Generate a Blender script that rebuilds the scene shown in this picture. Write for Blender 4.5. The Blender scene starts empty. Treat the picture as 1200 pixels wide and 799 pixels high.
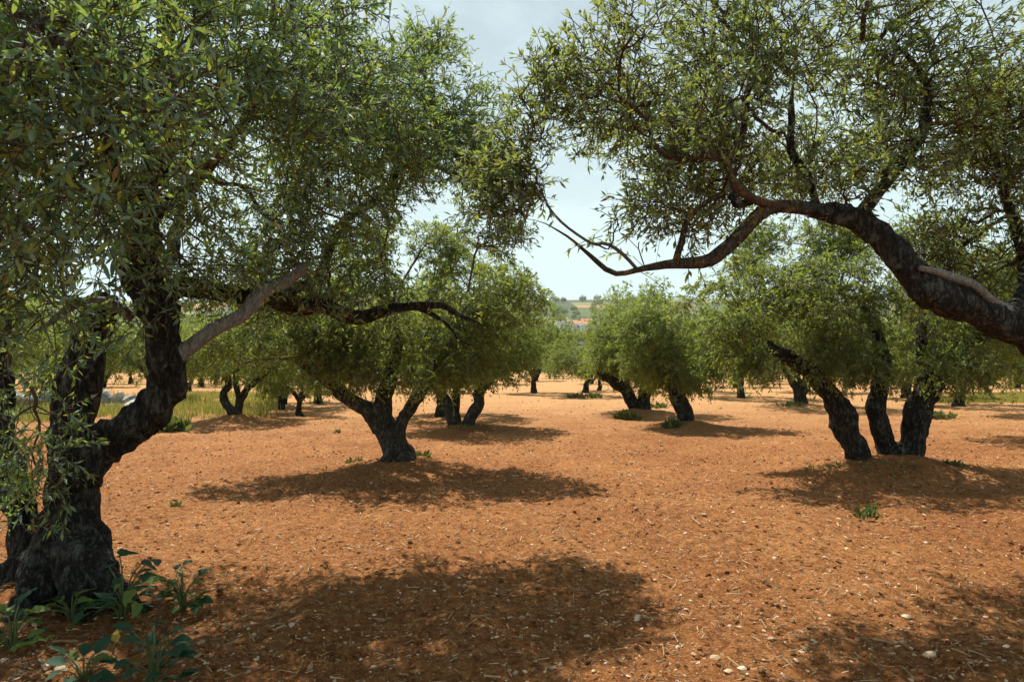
import bpy, math, random
import numpy as np
from mathutils import Vector, Matrix

# ------------------------------------------------------------------ camera, sky, sun
SC = bpy.context.scene
COL = SC.collection
CAM_Z, PITCH, FPX = 1.55, math.radians(1.83), 800.0
cam_d = bpy.data.cameras.new('camera'); cam = bpy.data.objects.new('camera', cam_d); COL.objects.link(cam)
cam_d.sensor_width = 36.0; cam_d.lens = 24.0; cam_d.clip_start = 0.05; cam_d.clip_end = 6000
cam.location = (0, 0, CAM_Z); cam.rotation_euler = (math.pi / 2 + PITCH, 0, 0)
SC.camera = cam

SUN_EL = math.radians(59)
SUN_AZ = math.radians(-24)          # from +Y towards +X; the sun stands behind the trees, a little to the left
W = bpy.data.worlds.new('World'); SC.world = W; W.use_nodes = True
wn, wl = W.node_tree.nodes, W.node_tree.links
wn.clear()
sky = wn.new('ShaderNodeTexSky'); sky.sky_type = 'NISHITA'; sky.sun_disc = False
sky.sun_elevation = SUN_EL; sky.sun_rotation = SUN_AZ
sky.altitude = 60; sky.air_density = 1.0; sky.dust_density = 2.2; sky.ozone_density = 0.6
tc = wn.new('ShaderNodeTexCoord'); mp = wn.new('ShaderNodeMapping'); mp.inputs['Scale'].default_value = (1.2, 1.2, 5.0)
nz = wn.new('ShaderNodeTexNoise'); nz.inputs['Scale'].default_value = 2.2; nz.inputs['Detail'].default_value = 9; nz.inputs['Roughness'].default_value = 0.6
nz.inputs['Distortion'].default_value = 0.6
cr = wn.new('ShaderNodeValToRGB'); cr.color_ramp.elements[0].position = 0.42; cr.color_ramp.elements[1].position = 0.80
cr.color_ramp.elements[0].color = (0.0, 0.0, 0.0, 1); cr.color_ramp.elements[1].color = (0.6, 0.6, 0.6, 1)
mx = wn.new('ShaderNodeMix'); mx.data_type = 'RGBA'
mx.inputs['B'].default_value = (9.9, 12.4, 12.4, 1)
bg = wn.new('ShaderNodeBackground'); bg.inputs['Strength'].default_value = 0.052
wo = wn.new('ShaderNodeOutputWorld')
wl.new(tc.outputs['Generated'], mp.inputs['Vector']); wl.new(mp.outputs[0], nz.inputs['Vector'])
sx = wn.new('ShaderNodeSeparateXYZ'); wl.new(tc.outputs['Generated'], sx.inputs[0])
ve = wn.new('ShaderNodeMapRange'); ve.interpolation_type = 'SMOOTHSTEP'; ve.inputs['From Min'].default_value = 0.0; ve.inputs['From Max'].default_value = 0.85
ve.inputs['To Min'].default_value = 0.95; ve.inputs['To Max'].default_value = 0.05; wl.new(sx.outputs['Z'], ve.inputs[0])
ad = wn.new('ShaderNodeMath'); ad.operation = 'ADD'; ad.use_clamp = True
wl.new(nz.outputs['Fac'], cr.inputs[0]); wl.new(cr.outputs[0], ad.inputs[0]); wl.new(ve.outputs[0], ad.inputs[1]); wl.new(ad.outputs[0], mx.inputs['Factor'])
wl.new(sky.outputs[0], mx.inputs['A']); wl.new(mx.outputs['Result'], bg.inputs['Color']); wl.new(bg.outputs[0], wo.inputs[0])

sd = bpy.data.lights.new('sun', 'SUN'); sd.energy = 5.0; sd.angle = math.radians(0.53); sd.color = (1.0, 0.95, 0.87)
sun = bpy.data.objects.new('sun', sd); COL.objects.link(sun)
SUN_DIR = Vector((math.sin(SUN_AZ) * math.cos(SUN_EL), math.cos(SUN_AZ) * math.cos(SUN_EL), math.sin(SUN_EL)))
sun.rotation_euler = SUN_DIR.to_track_quat('Z', 'Y').to_euler(); sun.location = (0, 0, 30)

vs = SC.view_settings
vs.view_transform = 'Standard'; vs.look = 'None'; vs.exposure = 0.66; vs.gamma = 1.0; vs.use_curve_mapping = False
SC.render.engine = 'CYCLES'
SC.cycles.max_bounces = 6; SC.cycles.diffuse_bounces = 3; SC.cycles.glossy_bounces = 2
SC.cycles.transmission_bounces = 4; SC.cycles.transparent_max_bounces = 4; SC.cycles.volume_bounces = 0
SC.cycles.caustics_reflective = False; SC.cycles.caustics_refractive = False
SC.cycles.use_denoising = True

# ------------------------------------------------------------------ helpers
RNG = np.random.default_rng(7)

def at(px, py, d):
    """world point seen at photo pixel (px, py) that stands d metres in front of the camera"""
    u, v = (px - 600.0) / FPX, (399.5 - py) / FPX
    Y = math.cos(PITCH) - v * math.sin(PITCH); Z = math.sin(PITCH) + v * math.cos(PITCH)
    return np.array([u * d / Y, d, CAM_Z + Z * d / Y])

def to_px(P):
    P = np.atleast_2d(P); x, y, z = P[:, 0], P[:, 1], P[:, 2] - CAM_Z
    f = y * math.cos(PITCH) + z * math.sin(PITCH); w = -y * math.sin(PITCH) + z * math.cos(PITCH)
    f = np.maximum(f, 1e-3)
    return np.stack([600 + FPX * x / f, 399.5 - FPX * w / f], 1)

def _hash(i, j, k, s):
    h = (i * 374761393 + j * 668265263 + k * 2147483647 + s * 974634541) & 0xffffffff
    h = ((h ^ (h >> 13)) * 1274126177) & 0xffffffff
    return ((h ^ (h >> 16)) & 0xffff) / 65535.0

def vnoise(P, s=0):
    """smooth value noise, -1..1"""
    P = np.asarray(P, float)
    if P.shape[1] == 2: P = np.concatenate([P, np.zeros((len(P), 1))], 1)
    I = np.floor(P).astype(np.int64); f = P - I; f = f * f * (3 - 2 * f)
    r = 0
    for a in (0, 1):
        for b in (0, 1):
            for c in (0, 1):
                w = (f[:, 0] if a else 1 - f[:, 0]) * (f[:, 1] if b else 1 - f[:, 1]) * (f[:, 2] if c else 1 - f[:, 2])
                r = r + w * _hash(I[:, 0] + a, I[:, 1] + b, I[:, 2] + c, s)
    return r * 2 - 1

def fbm(P, oct=4, s=0, gain=0.5):
    r, a = 0, 1.0
    P = np.asarray(P, float)
    for o in range(oct):
        r = r + a * vnoise(P * 2 ** o, s + o); a *= gain
    return r

def norm(v):
    return v / np.maximum(np.linalg.norm(v, axis=-1, keepdims=True), 1e-9)

def mk_mesh(name, V, F, mat, smooth=True):
    """fast mesh from a vertex array and a list of face arrays (each n x 3 or n x 4)"""
    F = [np.asarray(f, np.int32) for f in (F if isinstance(F, list) else [F]) if len(f)]
    me = bpy.data.meshes.new(name)
    V = np.asarray(V, np.float32)
    me.vertices.add(len(V)); me.vertices.foreach_set('co', V.ravel())
    idx = np.concatenate([f.ravel() for f in F]); tot = np.concatenate([np.full(len(f), f.shape[1], np.int32) for f in F])
    me.loops.add(len(idx)); me.loops.foreach_set('vertex_index', idx)
    me.polygons.add(len(tot)); st = np.concatenate([[0], np.cumsum(tot)[:-1]]).astype(np.int32)
    me.polygons.foreach_set('loop_start', st); me.polygons.foreach_set('loop_total', tot)
    me.polygons.foreach_set('use_smooth', np.full(len(tot), bool(smooth)))
    me.update(calc_edges=True); me.validate()
    if mat: me.materials.append(mat)
    return me

def link(name, me, parent=None, loc=(0, 0, 0)):
    o = bpy.data.objects.new(name, me); COL.objects.link(o); o.location = loc
    if parent is not None: o.parent = parent
    return o

def tag(o, label=None, cat=None, group=None, kind=None):
    if label: o['label'] = label
    if cat: o['category'] = cat
    if group: o['group'] = group
    if kind: o['kind'] = kind
    return o

def copy_tree(src, loc, rz, sc):
    r = src.copy(); COL.objects.link(r); r.location = loc; r.rotation_euler = (0, 0, rz); r.scale = sc
    for ch in list(src.children):
        c = ch.copy(); COL.objects.link(c); c.parent = r
    return r

# ------------------------------------------------------------------ materials
def material(name):
    m = bpy.data.materials.new(name); m.use_nodes = True
    n, l = m.node_tree.nodes, m.node_tree.links
    return m, n, l, n['Principled BSDF'], n['Material Output']

def noise(n, l, vec, scale, detail=6, rough=0.55, dist=0.0):
    t = n.new('ShaderNodeTexNoise'); t.inputs['Scale'].default_value = scale; t.inputs['Detail'].default_value = detail
    t.inputs['Roughness'].default_value = rough; t.inputs['Distortion'].default_value = dist
    if vec is not None: l.new(vec, t.inputs['Vector'])
    return t.outputs['Fac']

def ramp(n, l, fac, stops, interp='LINEAR'):
    r = n.new('ShaderNodeValToRGB'); e = r.color_ramp.elements; r.color_ramp.interpolation = interp
    while len(e) < len(stops): e.new(0.5)
    for k, (p, c) in enumerate(stops):
        e[k].position = p; e[k].color = (*c, 1) if len(c) == 3 else c
    l.new(fac, r.inputs[0]); return r.outputs[0]

def mixc(n, l, fac, a, b, mode='MIX'):
    m = n.new('ShaderNodeMix'); m.data_type = 'RGBA'; m.blend_type = mode
    for s, v in (('Factor', fac), ('A', a), ('B', b)):
        if isinstance(v, (tuple, float, int)):
            m.inputs[s].default_value = (*v, 1) if isinstance(v, tuple) else v
        else: l.new(v, m.inputs[s])
    return m.outputs['Result']

def bump(n, l, h, dist, strength=1.0, prev=None):
    b = n.new('ShaderNodeBump'); b.inputs['Distance'].default_value = dist; b.inputs['Strength'].default_value = strength
    l.new(h, b.inputs['Height'])
    if prev is not None: l.new(prev, b.inputs['Normal'])
    return b.outputs['Normal']

def leaf_mat(name, stops, back, trans, tcol, patch=0.5):
    m, n, l, p, out = material(name)
    g = n.new('ShaderNodeNewGeometry'); oi = n.new('ShaderNodeObjectInfo')
    tc = n.new('ShaderNodeTexCoord')
    pn = noise(n, l, g.outputs['Position'], 1.7, 2)
    a = n.new('ShaderNodeMath'); a.operation = 'ADD'; l.new(g.outputs['Random Per Island'], a.inputs[0]); l.new(oi.outputs['Random'], a.inputs[1])
    f = n.new('ShaderNodeMath'); f.operation = 'FRACT'; l.new(a.outputs[0], f.inputs[0])
    pm = n.new('ShaderNodeMapRange'); pm.inputs['From Min'].default_value = 0.3; pm.inputs['From Max'].default_value = 0.7
    pm.inputs['To Min'].default_value = -patch * 0.5; pm.inputs['To Max'].default_value = patch * 0.5; l.new(pn, pm.inputs[0])
    s = n.new('ShaderNodeMath'); s.operation = 'ADD'; s.use_clamp = True; l.new(f.outputs[0], s.inputs[0]); l.new(pm.outputs[0], s.inputs[1])
    col = ramp(n, l, s.outputs[0], stops)
    col = mixc(n, l, ramp(n, l, f.outputs[0], [(0.975, (0, 0, 0)), (0.98, (1, 1, 1))]), col, (0.24, 0.10, 0.035))
    bk = mixc(n, l, 0.30, back, col)
    c2 = mixc(n, l, g.outputs['Backfacing'], col, bk)
    l.new(c2, p.inputs['Base Color']); p.inputs['Roughness'].default_value = 0.55; p.inputs['Specular IOR Level'].default_value = 0.30
    tr = n.new('ShaderNodeBsdfTranslucent'); tm = mixc(n, l, 0.55, col, tcol); l.new(tm, tr.inputs['Color'])
    ms = n.new('ShaderNodeMixShader'); ms.inputs[0].default_value = trans
    l.new(p.outputs[0], ms.inputs[1]); l.new(tr.outputs[0], ms.inputs[2]); l.new(ms.outputs[0], out.inputs['Surface'])
    return m

M = {}
# olive foliage: dark glossy upper side, silvery underside, some yellow-green young leaves, a few browned ones
M['leaf_near'] = leaf_mat('olive_leaf_dark', [(0.0, (0.030, 0.100, 0.084)), (0.36, (0.074, 0.160, 0.108)), (0.62, (0.155, 0.230, 0.065)), (0.88, (0.33, 0.36, 0.05)), (1.0, (0.46, 0.44, 0.09))],
                          (0.21, 0.32, 0.28), 0.47, (0.40, 0.52, 0.045), 0.40)
M['leaf_dry'] = leaf_mat('olive_leaf_dusty', [(0.0, (0.032, 0.085, 0.060)), (0.4, (0.085, 0.140, 0.068)), (0.72, (0.165, 0.205, 0.062)), (1.0, (0.30, 0.29, 0.07))],
                         (0.21, 0.29, 0.21), 0.48, (0.40, 0.46, 0.05), 0.35)
M['leaf_mid'] = leaf_mat('olive_leaf_green', [(0.0, (0.034, 0.088, 0.038)), (0.4, (0.088, 0.145, 0.042)), (0.8, (0.180, 0.220, 0.042)), (1.0, (0.28, 0.28, 0.06))],
                         (0.18, 0.23, 0.12), 0.50, (0.42, 0.50, 0.04), 0.7)

def bark_mat(name, c0, c1, c2, lich, lichen_col, sc=1.0):
    m, n, l, p, out = material(name)
    tc = n.new('ShaderNodeTexCoord'); mp = n.new('ShaderNodeMapping'); mp.inputs['Scale'].default_value = (1, 1, 0.32)
    l.new(tc.outputs['Object'], mp.inputs[0])
    f1 = noise(n, l, mp.outputs[0], 38 * sc, 8, 0.65, 0.8)
    f2 = noise(n, l, tc.outputs['Object'], 9 * sc, 5)
    col = ramp(n, l, f1, [(0.30, c0), (0.52, c1), (0.74, c2)])
    f3 = noise(n, l, tc.outputs['Object'], 60 * sc, 4, 0.7); fm = n.new('ShaderNodeMath'); fm.operation = 'MULTIPLY_ADD'; fm.inputs[1].default_value = 0.45; l.new(f3, fm.inputs[0]); l.new(f2, fm.inputs[2])
    lf = ramp(n, l, fm.outputs[0], [(lich + 0.20, (0, 0, 0)), (lich + 0.40, (0.85, 0.85, 0.85))])
    col = mixc(n, l, lf, col, lichen_col)
    l.new(col, p.inputs['Base Color']); p.inputs['Roughness'].default_value = 0.9; p.inputs['Specular IOR Level'].default_value = 0.15
    vo = n.new('ShaderNodeTexVoronoi'); vo.feature = 'DISTANCE_TO_EDGE'; vo.inputs['Scale'].default_value = 34 * sc; l.new(mp.outputs[0], vo.inputs['Vector'])
    b1 = bump(n, l, vo.outputs['Distance'], 0.02, 0.7); b2 = bump(n, l, f1, 0.012, 0.9, b1)
    l.new(b2, p.inputs['Normal'])
    return m

M['bark_old'] = bark_mat('olive_bark_dark', (0.004, 0.0036, 0.003), (0.020, 0.018, 0.015), (0.14, 0.13, 0.115), 0.575, (0.11, 0.12, 0.10))
M['bark_lichen'] = bark_mat('olive_bark_lichen', (0.012, 0.009, 0.007), (0.055, 0.042, 0.030), (0.16, 0.13, 0.095), 0.56, (0.34, 0.22, 0.045), 1.3)
M['bark_mid'] = bark_mat('olive_bark_weathered', (0.009, 0.008, 0.007), (0.038, 0.036, 0.029), (0.13, 0.125, 0.10), 0.56, (0.13, 0.14, 0.105))
M['bark_grey'] = bark_mat('olive_bark_grey', (0.075, 0.075, 0.070), (0.21, 0.205, 0.19), (0.40, 0.395, 0.37), 0.60, (0.22, 0.21, 0.17), 1.6)
M['bark_thin'] = bark_mat('olive_twig_bark', (0.050, 0.040, 0.032), (0.13, 0.105, 0.082), (0.26, 0.22, 0.17), 0.62, (0.22, 0.20, 0.15), 2.0)
M['bark_red'] = bark_mat('olive_twig_reddish', (0.036, 0.022, 0.016), (0.10, 0.060, 0.042), (0.20, 0.14, 0.10), 0.62, (0.17, 0.14, 0.07), 2.0)

def soil_mat(name, clod=False):
    m, n, l, p, out = material(name)
    g = n.new('ShaderNodeNewGeometry'); pos = g.outputs['Position']
    a = noise(n, l, pos, 0.55, 5); b = noise(n, l, pos, 14, 8, 0.7); c = noise(n, l, pos, 90, 6, 0.7)
    col = ramp(n, l, b, [(0.26, (0.105, 0.036, 0.013)), (0.48, (0.325, 0.133, 0.043)), (0.72, (0.51, 0.245, 0.093))])
    col = mixc(n, l, 1.0, col, ramp(n, l, noise(n, l, pos, 42, 7, 0.75), [(0.30, (0.42, 0.36, 0.32)), (0.5, (0.98, 0.96, 0.94)), (0.68, (1.45, 1.55, 1.65))]), 'MULTIPLY')
    wide = ramp(n, l, a, [(0.35, (0.86, 0.80, 0.76)), (0.65, (1.10, 1.12, 1.10))])
    col = mixc(n, l, 1.0, col, wide, 'MULTIPLY')
    if clod:
        col = mixc(n, l, 0.55, col, ramp(n, l, g.outputs['Random Per Island'], [(0.0, (0.10, 0.042, 0.020)), (0.5, (0.36, 0.150, 0.055)), (1.0, (0.62, 0.37, 0.18))]))
    else:
        # pale grit, chaff and stone chips worked into the soil
        for sc_, th, cc in ((26, 0.16, (0.62, 0.44, 0.27)), (11, 0.09, (0.64, 0.50, 0.36)), (60, 0.2, (0.60, 0.38, 0.20))):
            v = n.new('ShaderNodeTexVoronoi'); v.inputs['Scale'].default_value = sc_; v.inputs['Randomness'].default_value = 1; l.new(pos, v.inputs['Vector'])
            e = ramp(n, l, v.outputs['Distance'], [(th * 0.6, (1, 1, 1)), (th * 1.2, (0, 0, 0))])
            k = ramp(n, l, v.outputs['Color'], [(0.40, (0, 0, 0)), (0.46, (1, 1, 1))])
            f = mixc(n, l, 1.0, e, k, 'MULTIPLY'); col = mixc(n, l, f, col, cc)
    # grazing light and haze over far ground, painted in as paler colour, ragged edge
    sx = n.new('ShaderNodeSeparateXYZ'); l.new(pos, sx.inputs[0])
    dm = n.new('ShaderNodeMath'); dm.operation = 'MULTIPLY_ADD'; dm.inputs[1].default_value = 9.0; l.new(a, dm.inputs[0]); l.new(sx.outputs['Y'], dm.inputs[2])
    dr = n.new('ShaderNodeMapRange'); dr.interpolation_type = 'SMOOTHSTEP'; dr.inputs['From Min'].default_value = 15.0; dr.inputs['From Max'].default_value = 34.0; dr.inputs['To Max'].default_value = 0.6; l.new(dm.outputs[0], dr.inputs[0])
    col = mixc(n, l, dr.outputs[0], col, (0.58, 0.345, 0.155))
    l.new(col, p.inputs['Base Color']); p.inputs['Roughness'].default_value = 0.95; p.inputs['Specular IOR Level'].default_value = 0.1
    b1 = bump(n, l, b, 0.06, 0.9); b2 = bump(n, l, c, 0.018, 0.9, b1); l.new(b2, p.inputs['Normal'])
    return m
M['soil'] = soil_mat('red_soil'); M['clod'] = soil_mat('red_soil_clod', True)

def simple_mat(name, stops, scale=20, rough=0.85, island=False, bmp=0.0, spec=0.2, obj_rand=False):
    m, n, l, p, out = material(name)
    g = n.new('ShaderNodeNewGeometry'); tc = n.new('ShaderNodeTexCoord')
    f = noise(n, l, tc.outputs['Object'], scale, 6, 0.6)
    if island or obj_rand:
        a = n.new('ShaderNodeMath'); a.operation = 'ADD'; l.new(f, a.inputs[0])
        oi = n.new('ShaderNodeObjectInfo')
        mm = n.new('ShaderNodeMapRange'); mm.inputs['To Min'].default_value = -0.28; mm.inputs['To Max'].default_value = 0.28
        l.new(g.outputs['Random Per Island'] if island else oi.outputs['Random'], mm.inputs[0]); l.new(mm.outputs[0], a.inputs[1]); f = a.outputs[0]
    l.new(ramp(n, l, f, stops), p.inputs['Base Color']); p.inputs['Roughness'].default_value = rough; p.inputs['Specular IOR Level'].default_value = spec
    if bmp: l.new(bump(n, l, noise(n, l, tc.outputs['Object'], scale * 2, 8, 0.65), bmp), p.inputs['Normal'])
    return m
M['stone'] = simple_mat('pale_limestone', [(0.2, (0.36, 0.20, 0.105)), (0.5, (0.52, 0.35, 0.21)), (0.85, (0.66, 0.52, 0.37))], 2.2, 0.9, obj_rand=True)
M['rock'] = simple_mat('grey_limestone', [(0.25, (0.20, 0.20, 0.19)), (0.5, (0.45, 0.45, 0.43)), (0.8, (0.66, 0.66, 0.64))], 5, 0.9, obj_rand=True, bmp=0.03)
M['pebble'] = simple_mat('pebble', [(0.2, (0.30, 0.17, 0.09)), (0.5, (0.50, 0.33, 0.19)), (0.85, (0.66, 0.54, 0.40))], 20, 0.9, island=True)
M['straw'] = simple_mat('dry_straw', [(0.2, (0.16, 0.09, 0.045)), (0.5, (0.38, 0.24, 0.12)), (0.85, (0.62, 0.47, 0.28))], 8, 0.8, island=True)
M['grass'] = leaf_mat('grass_blade', [(0.0, (0.12, 0.15, 0.03)), (0.5, (0.26, 0.27, 0.06)), (0.85, (0.42, 0.38, 0.11)), (1.0, (0.55, 0.46, 0.18))], (0.24, 0.26, 0.07), 0.35, (0.48, 0.46, 0.08))
M['weed'] = leaf_mat('weed_leaf', [(0.0, (0.05, 0.075, 0.025)), (0.6, (0.10, 0.13, 0.035)), (1.0, (0.22, 0.21, 0.06))], (0.10, 0.13, 0.05), 0.3, (0.2, 0.25, 0.03))

def broad_mat(name, a, b, trans=0.25):
    m, n, l, p, out = material(name)
    tc = n.new('ShaderNodeTexCoord')
    f = noise(n, l, tc.outputs['Object'], 25, 5); col = ramp(n, l, f, [(0.3, a), (0.7, b)])
    l.new(col, p.inputs['Base Color']); p.inputs['Roughness'].default_value = 0.5; p.inputs['Specular IOR Level'].default_value = 0.3
    l.new(bump(n, l, noise(n, l, tc.outputs['Object'], 60, 3), 0.003), p.inputs['Normal'])
    tr = n.new('ShaderNodeBsdfTranslucent'); l.new(col, tr.inputs['Color'])
    ms = n.new('ShaderNodeMixShader'); ms.inputs[0].default_value = trans
    l.new(p.outputs[0], ms.inputs[1]); l.new(tr.outputs[0], ms.inputs[2]); l.new(ms.outputs[0], out.inputs['Surface'])
    return m
M['broad'] = broad_mat('broad_leaf_teal', (0.018, 0.060, 0.026), (0.042, 0.115, 0.050))
M['broad_lime'] = broad_mat('broad_leaf_lime', (0.09, 0.16, 0.025), (0.20, 0.26, 0.05))
M['broad_yellow'] = broad_mat('broad_leaf_yellow', (0.36, 0.24, 0.03), (0.50, 0.37, 0.06))
M['stalk'] = broad_mat('plant_stalk', (0.07, 0.09, 0.03), (0.14, 0.15, 0.05), 0.0)
M['litter'] = simple_mat('dead_leaf', [(0.2, (0.07, 0.035, 0.02)), (0.5, (0.17, 0.095, 0.05)), (0.85, (0.36, 0.23, 0.14))], 12, 0.8, island=True)

# ------------------------------------------------------------------ terrain
MOUNDS = []      # x, y, radius, height
def mound(px, py_d, r, h):
    p = at(px, 425, py_d); MOUNDS.append((p[0], p[1], r, h))
mound(55, 4.7, 0.9, 0.10); mound(468, 10.25, 0.9, 0.13); mound(1040, 9.6, 1.25, 0.24); mound(540, 16, 0.9, 0.12)
mound(748, 20.6, 1.0, 0.20); mound(803, 16.6, 0.9, 0.18); mound(277, 18, 0.9, 0.20); mound(685, 31.5, 1.0, 0.2); mound(940, 24, 1.0, 0.15)

def ground_low(P):
    P = np.atleast_2d(P)
    z = 0.035 * vnoise(P * 0.45, 3) + 0.02 * vnoise(P * 1.3, 5)
    for (x, y, r, h) in MOUNDS:
        d2 = ((P[:, 0] - x) ** 2 + (P[:, 1] - y) ** 2) / (r * r)
        z = z + h * np.exp(-d2 * 1.6)
    return z
def gz(x, y): return float(ground_low(np.array([[x, y]]))[0])

def ground_full(P):
    P = np.atleast_2d(P)
    z = ground_low(P)
    near = np.clip(1.25 - P[:, 1] / 45.0, 0.15, 1)
    z = z + near * (0.026 * vnoise(P * 2.6, 11) + 0.020 * np.abs(vnoise(P * 8.0, 12)) + 0.015 * vnoise(P * 17.0, 13))
    # shallow tilling furrows that run away from the camera
    z = z + near * 0.008 * np.sin(P[:, 0] * 7.5 + 1.4 * vnoise(P * 0.35, 21) * 3)
    return z

def build_ground():
    ys = [-30, -20, -12, -8, -5, -3, -2, -1.2] + list(np.arange(-0.6, 2.0, 0.12))
    d = 2.0
    while d < 60: ys.append(d); d *= 1.0105
    while d < 330: ys.append(d); d *= 1.08
    ys = np.array(ys)
    inner = np.linspace(-1, 1, 285)
    outer = 1 + np.array([0.02, 0.05, 0.1, 0.18, 0.3, 0.5, 0.8, 1.3, 2.0, 3.2])
    us = np.concatenate([-outer[::-1], inner, outer])
    wv = np.maximum(0.86 * (np.abs(ys) + 0.9), 2.0)
    X = us[None, :] * wv[:, None] + np.sign(us)[None, :] * np.maximum(np.abs(us)[None, :] - 1, 0) * 14
    Yg = np.repeat(ys[:, None], len(us), 1)
    P = np.stack([X.ravel(), Yg.ravel()], 1)
    Z = ground_full(P)
    nr, nc = X.shape
    i = np.arange((nr - 1) * (nc - 1)); r, c = i // (nc - 1), i % (nc - 1); a = r * nc + c
    F = np.stack([a, a + 1, a + nc + 1, a + nc], 1)
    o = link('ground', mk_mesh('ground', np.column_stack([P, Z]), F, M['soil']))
    tag(o, 'tilled red-orange orchard soil with pale grit', kind='structure')
build_ground()

def field_mat(name, a, b, sc):
    return simple_mat(name, [(0.3, a), (0.7, b)], sc, 0.95)
HILLM = [field_mat('meadow_green', (0.055, 0.085, 0.032), (0.10, 0.125, 0.05), 0.03), field_mat('dry_meadow', (0.14, 0.15, 0.06), (0.22, 0.20, 0.09), 0.03),
         field_mat('ploughed_orange', (0.26, 0.15, 0.06), (0.36, 0.21, 0.09), 0.03), field_mat('scrub_dark', (0.035, 0.06, 0.025), (0.07, 0.09, 0.035), 0.05)]
def hill_z(x, y):
    y = np.asarray(y, float); x = np.asarray(x, float)
    b = np.interp(y, [200, 300, 400, 500, 600, 700, 800, 900, 1000, 1200, 2500], [-0.5, 4, 15, 28.5, 43, 58, 73, 84, 88, 84, 40])
    return b + np.clip((y - 300) / 300, 0, 1) * (3.0 * vnoise(np.stack([x, y], -1).reshape(-1, 2) / 180.0, 31).reshape(b.shape))
def build_hill():
    ys = np.concatenate([np.arange(200, 1000, 10), np.arange(1000, 2600, 100)]); xs = np.arange(-1600, 1601, 16.0)
    X, Y = np.meshgrid(xs, ys); Z = hill_z(X, Y)
    nr, nc = X.shape
    i = np.arange((nr - 1) * (nc - 1)); r, c = i // (nc - 1), i % (nc - 1); a = r * nc + c
    F = np.stack([a, a + 1, a + nc + 1, a + nc], 1)
    me = mk_mesh('hill', np.column_stack([X.ravel(), Y.ravel(), Z.ravel()]), F, None)
    for m in HILLM: me.materials.append(m)
    cx = X.ravel()[a] + 8; cy = Y.ravel()[a] + 5
    wob = 14 * vnoise(np.stack([cx, cy], 1) / 70, 41)
    cell = _hash(np.floor((cx + wob) / 58).astype(np.int64), np.floor((cy + wob) / 75).astype(np.int64), np.zeros(len(cx), np.int64), 5)
    k = np.where(cell < 0.42, 0, np.where(cell < 0.72, 1, np.where(cell < 0.80, 2, 3)))
    px = to_px(np.column_stack([cx, cy, hill_z(cx, cy)]))
    k = np.where((cy > 665) & (cy < 700) & (cx > 66) & (cx < 120), 2, k)
    k = np.where((cy > 720) & (cx > 0) & (cx < 160) & (k == 2), 0, k)
    k = np.where(cy < 400, 3, k)
    me.polygons.foreach_set('material_index', k.astype(np.int32)); me.update()
    tag(link('hill', me), 'low hillside of green and dry fields behind the orchard', kind='structure')
build_hill()

# ------------------------------------------------------------------ tree machinery
def resample(P, R, step):
    """Catmull-Rom through P, radii interpolated"""
    P = np.asarray(P, float); R = np.asarray(R, float); out, ro = [], []
    Q = np.vstack([2 * P[0] - P[1], P, 2 * P[-1] - P[-2]])
    for i in range(len(P) - 1):
        p0, p1, p2, p3 = Q[i], Q[i + 1], Q[i + 2], Q[i + 3]
        n = max(2, int(np.linalg.norm(p2 - p1) / step))
        t = np.linspace(0, 1, n, endpoint=False)[:, None]
        out.append(0.5 * ((2 * p1) + (-p0 + p2) * t + (2 * p0 - 5 * p1 + 4 * p2 - p3) * t ** 2 + (-p0 + 3 * p1 - 3 * p2 + p3) * t ** 3))
        ro.append(R[i] + (R[i + 1] - R[i]) * t[:, 0])
    out.append(P[-1:]); ro.append(R[-1:])
    return np.vstack(out), np.concatenate(ro)

class Buf:
    def __init__(s): s.V, s.F3, s.F4, s.n = [], [], [], 0
    def add(s, V, F3=None, F4=None):
        s.V.append(V)
        if F3 is not None and len(F3): s.F3.append(np.asarray(F3) + s.n)
        if F4 is not None and len(F4): s.F4.append(np.asarray(F4) + s.n)
        s.n += len(V)
    def mesh(s, name, mat, smooth=True):
        F = []
        if s.F3: F.append(np.vstack(s.F3))
        if s.F4: F.append(np.vstack(s.F4))
        return mk_mesh(name, np.vstack(s.V), F, mat, smooth)

def tube(buf, P, R, k=6, bark=0.0, seed=0, cap=True):
    n = len(P)
    T = norm(np.gradient(P, axis=0))
    m = np.abs(T).mean(0); ref = np.zeros(3); ref[np.argmin(m)] = 1
    A = norm(np.cross(T, ref)); B = np.cross(T, A)
    an = np.arange(k) * 2 * np.pi / k
    rr = np.repeat(R[:, None], k, 1)
    if bark:
        s = np.concatenate([[0], np.cumsum(np.linalg.norm(np.diff(P, axis=0), axis=1))])
        SS, AA = np.meshgrid(s, an, indexing='ij')
        c = np.stack([np.cos(AA) * 1.5, np.sin(AA) * 1.5, SS * 4 + seed * 7.3], -1).reshape(-1, 3)
        c2 = np.stack([np.cos(AA) * 3.6, np.sin(AA) * 3.6, SS * 7 + seed * 3.1], -1).reshape(-1, 3)
        rr = rr * (1 + bark * (fbm(c, 2, seed) * 0.7 + 0.45 * vnoise(c2, seed + 9)).reshape(n, k))
    V = P[:, None, :] + rr[:, :, None] * (np.cos(an)[None, :, None] * A[:, None, :] + np.sin(an)[None, :, None] * B[:, None, :])
    V = V.reshape(-1, 3)
    i = np.arange((n - 1) * k); r, c = i // k, i % k
    F4 = np.stack([r * k + c, r * k + (c + 1) % k, (r + 1) * k + (c + 1) % k, (r + 1) * k + c], 1)
    F3 = None
    if cap:
        V = np.vstack([V, P[:1] - T[:1] * R[0] * 0.3, P[-1:] + T[-1:] * R[-1] * 0.3])
        c = np.arange(k); b = n * k
        F3 = np.vstack([np.stack([(c + 1) % k, c, np.full(k, b)], 1), np.stack([(n - 1) * k + c, (n - 1) * k + (c + 1) % k, np.full(k, b + 1)], 1)])
    buf.add(V, F3, F4)

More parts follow.
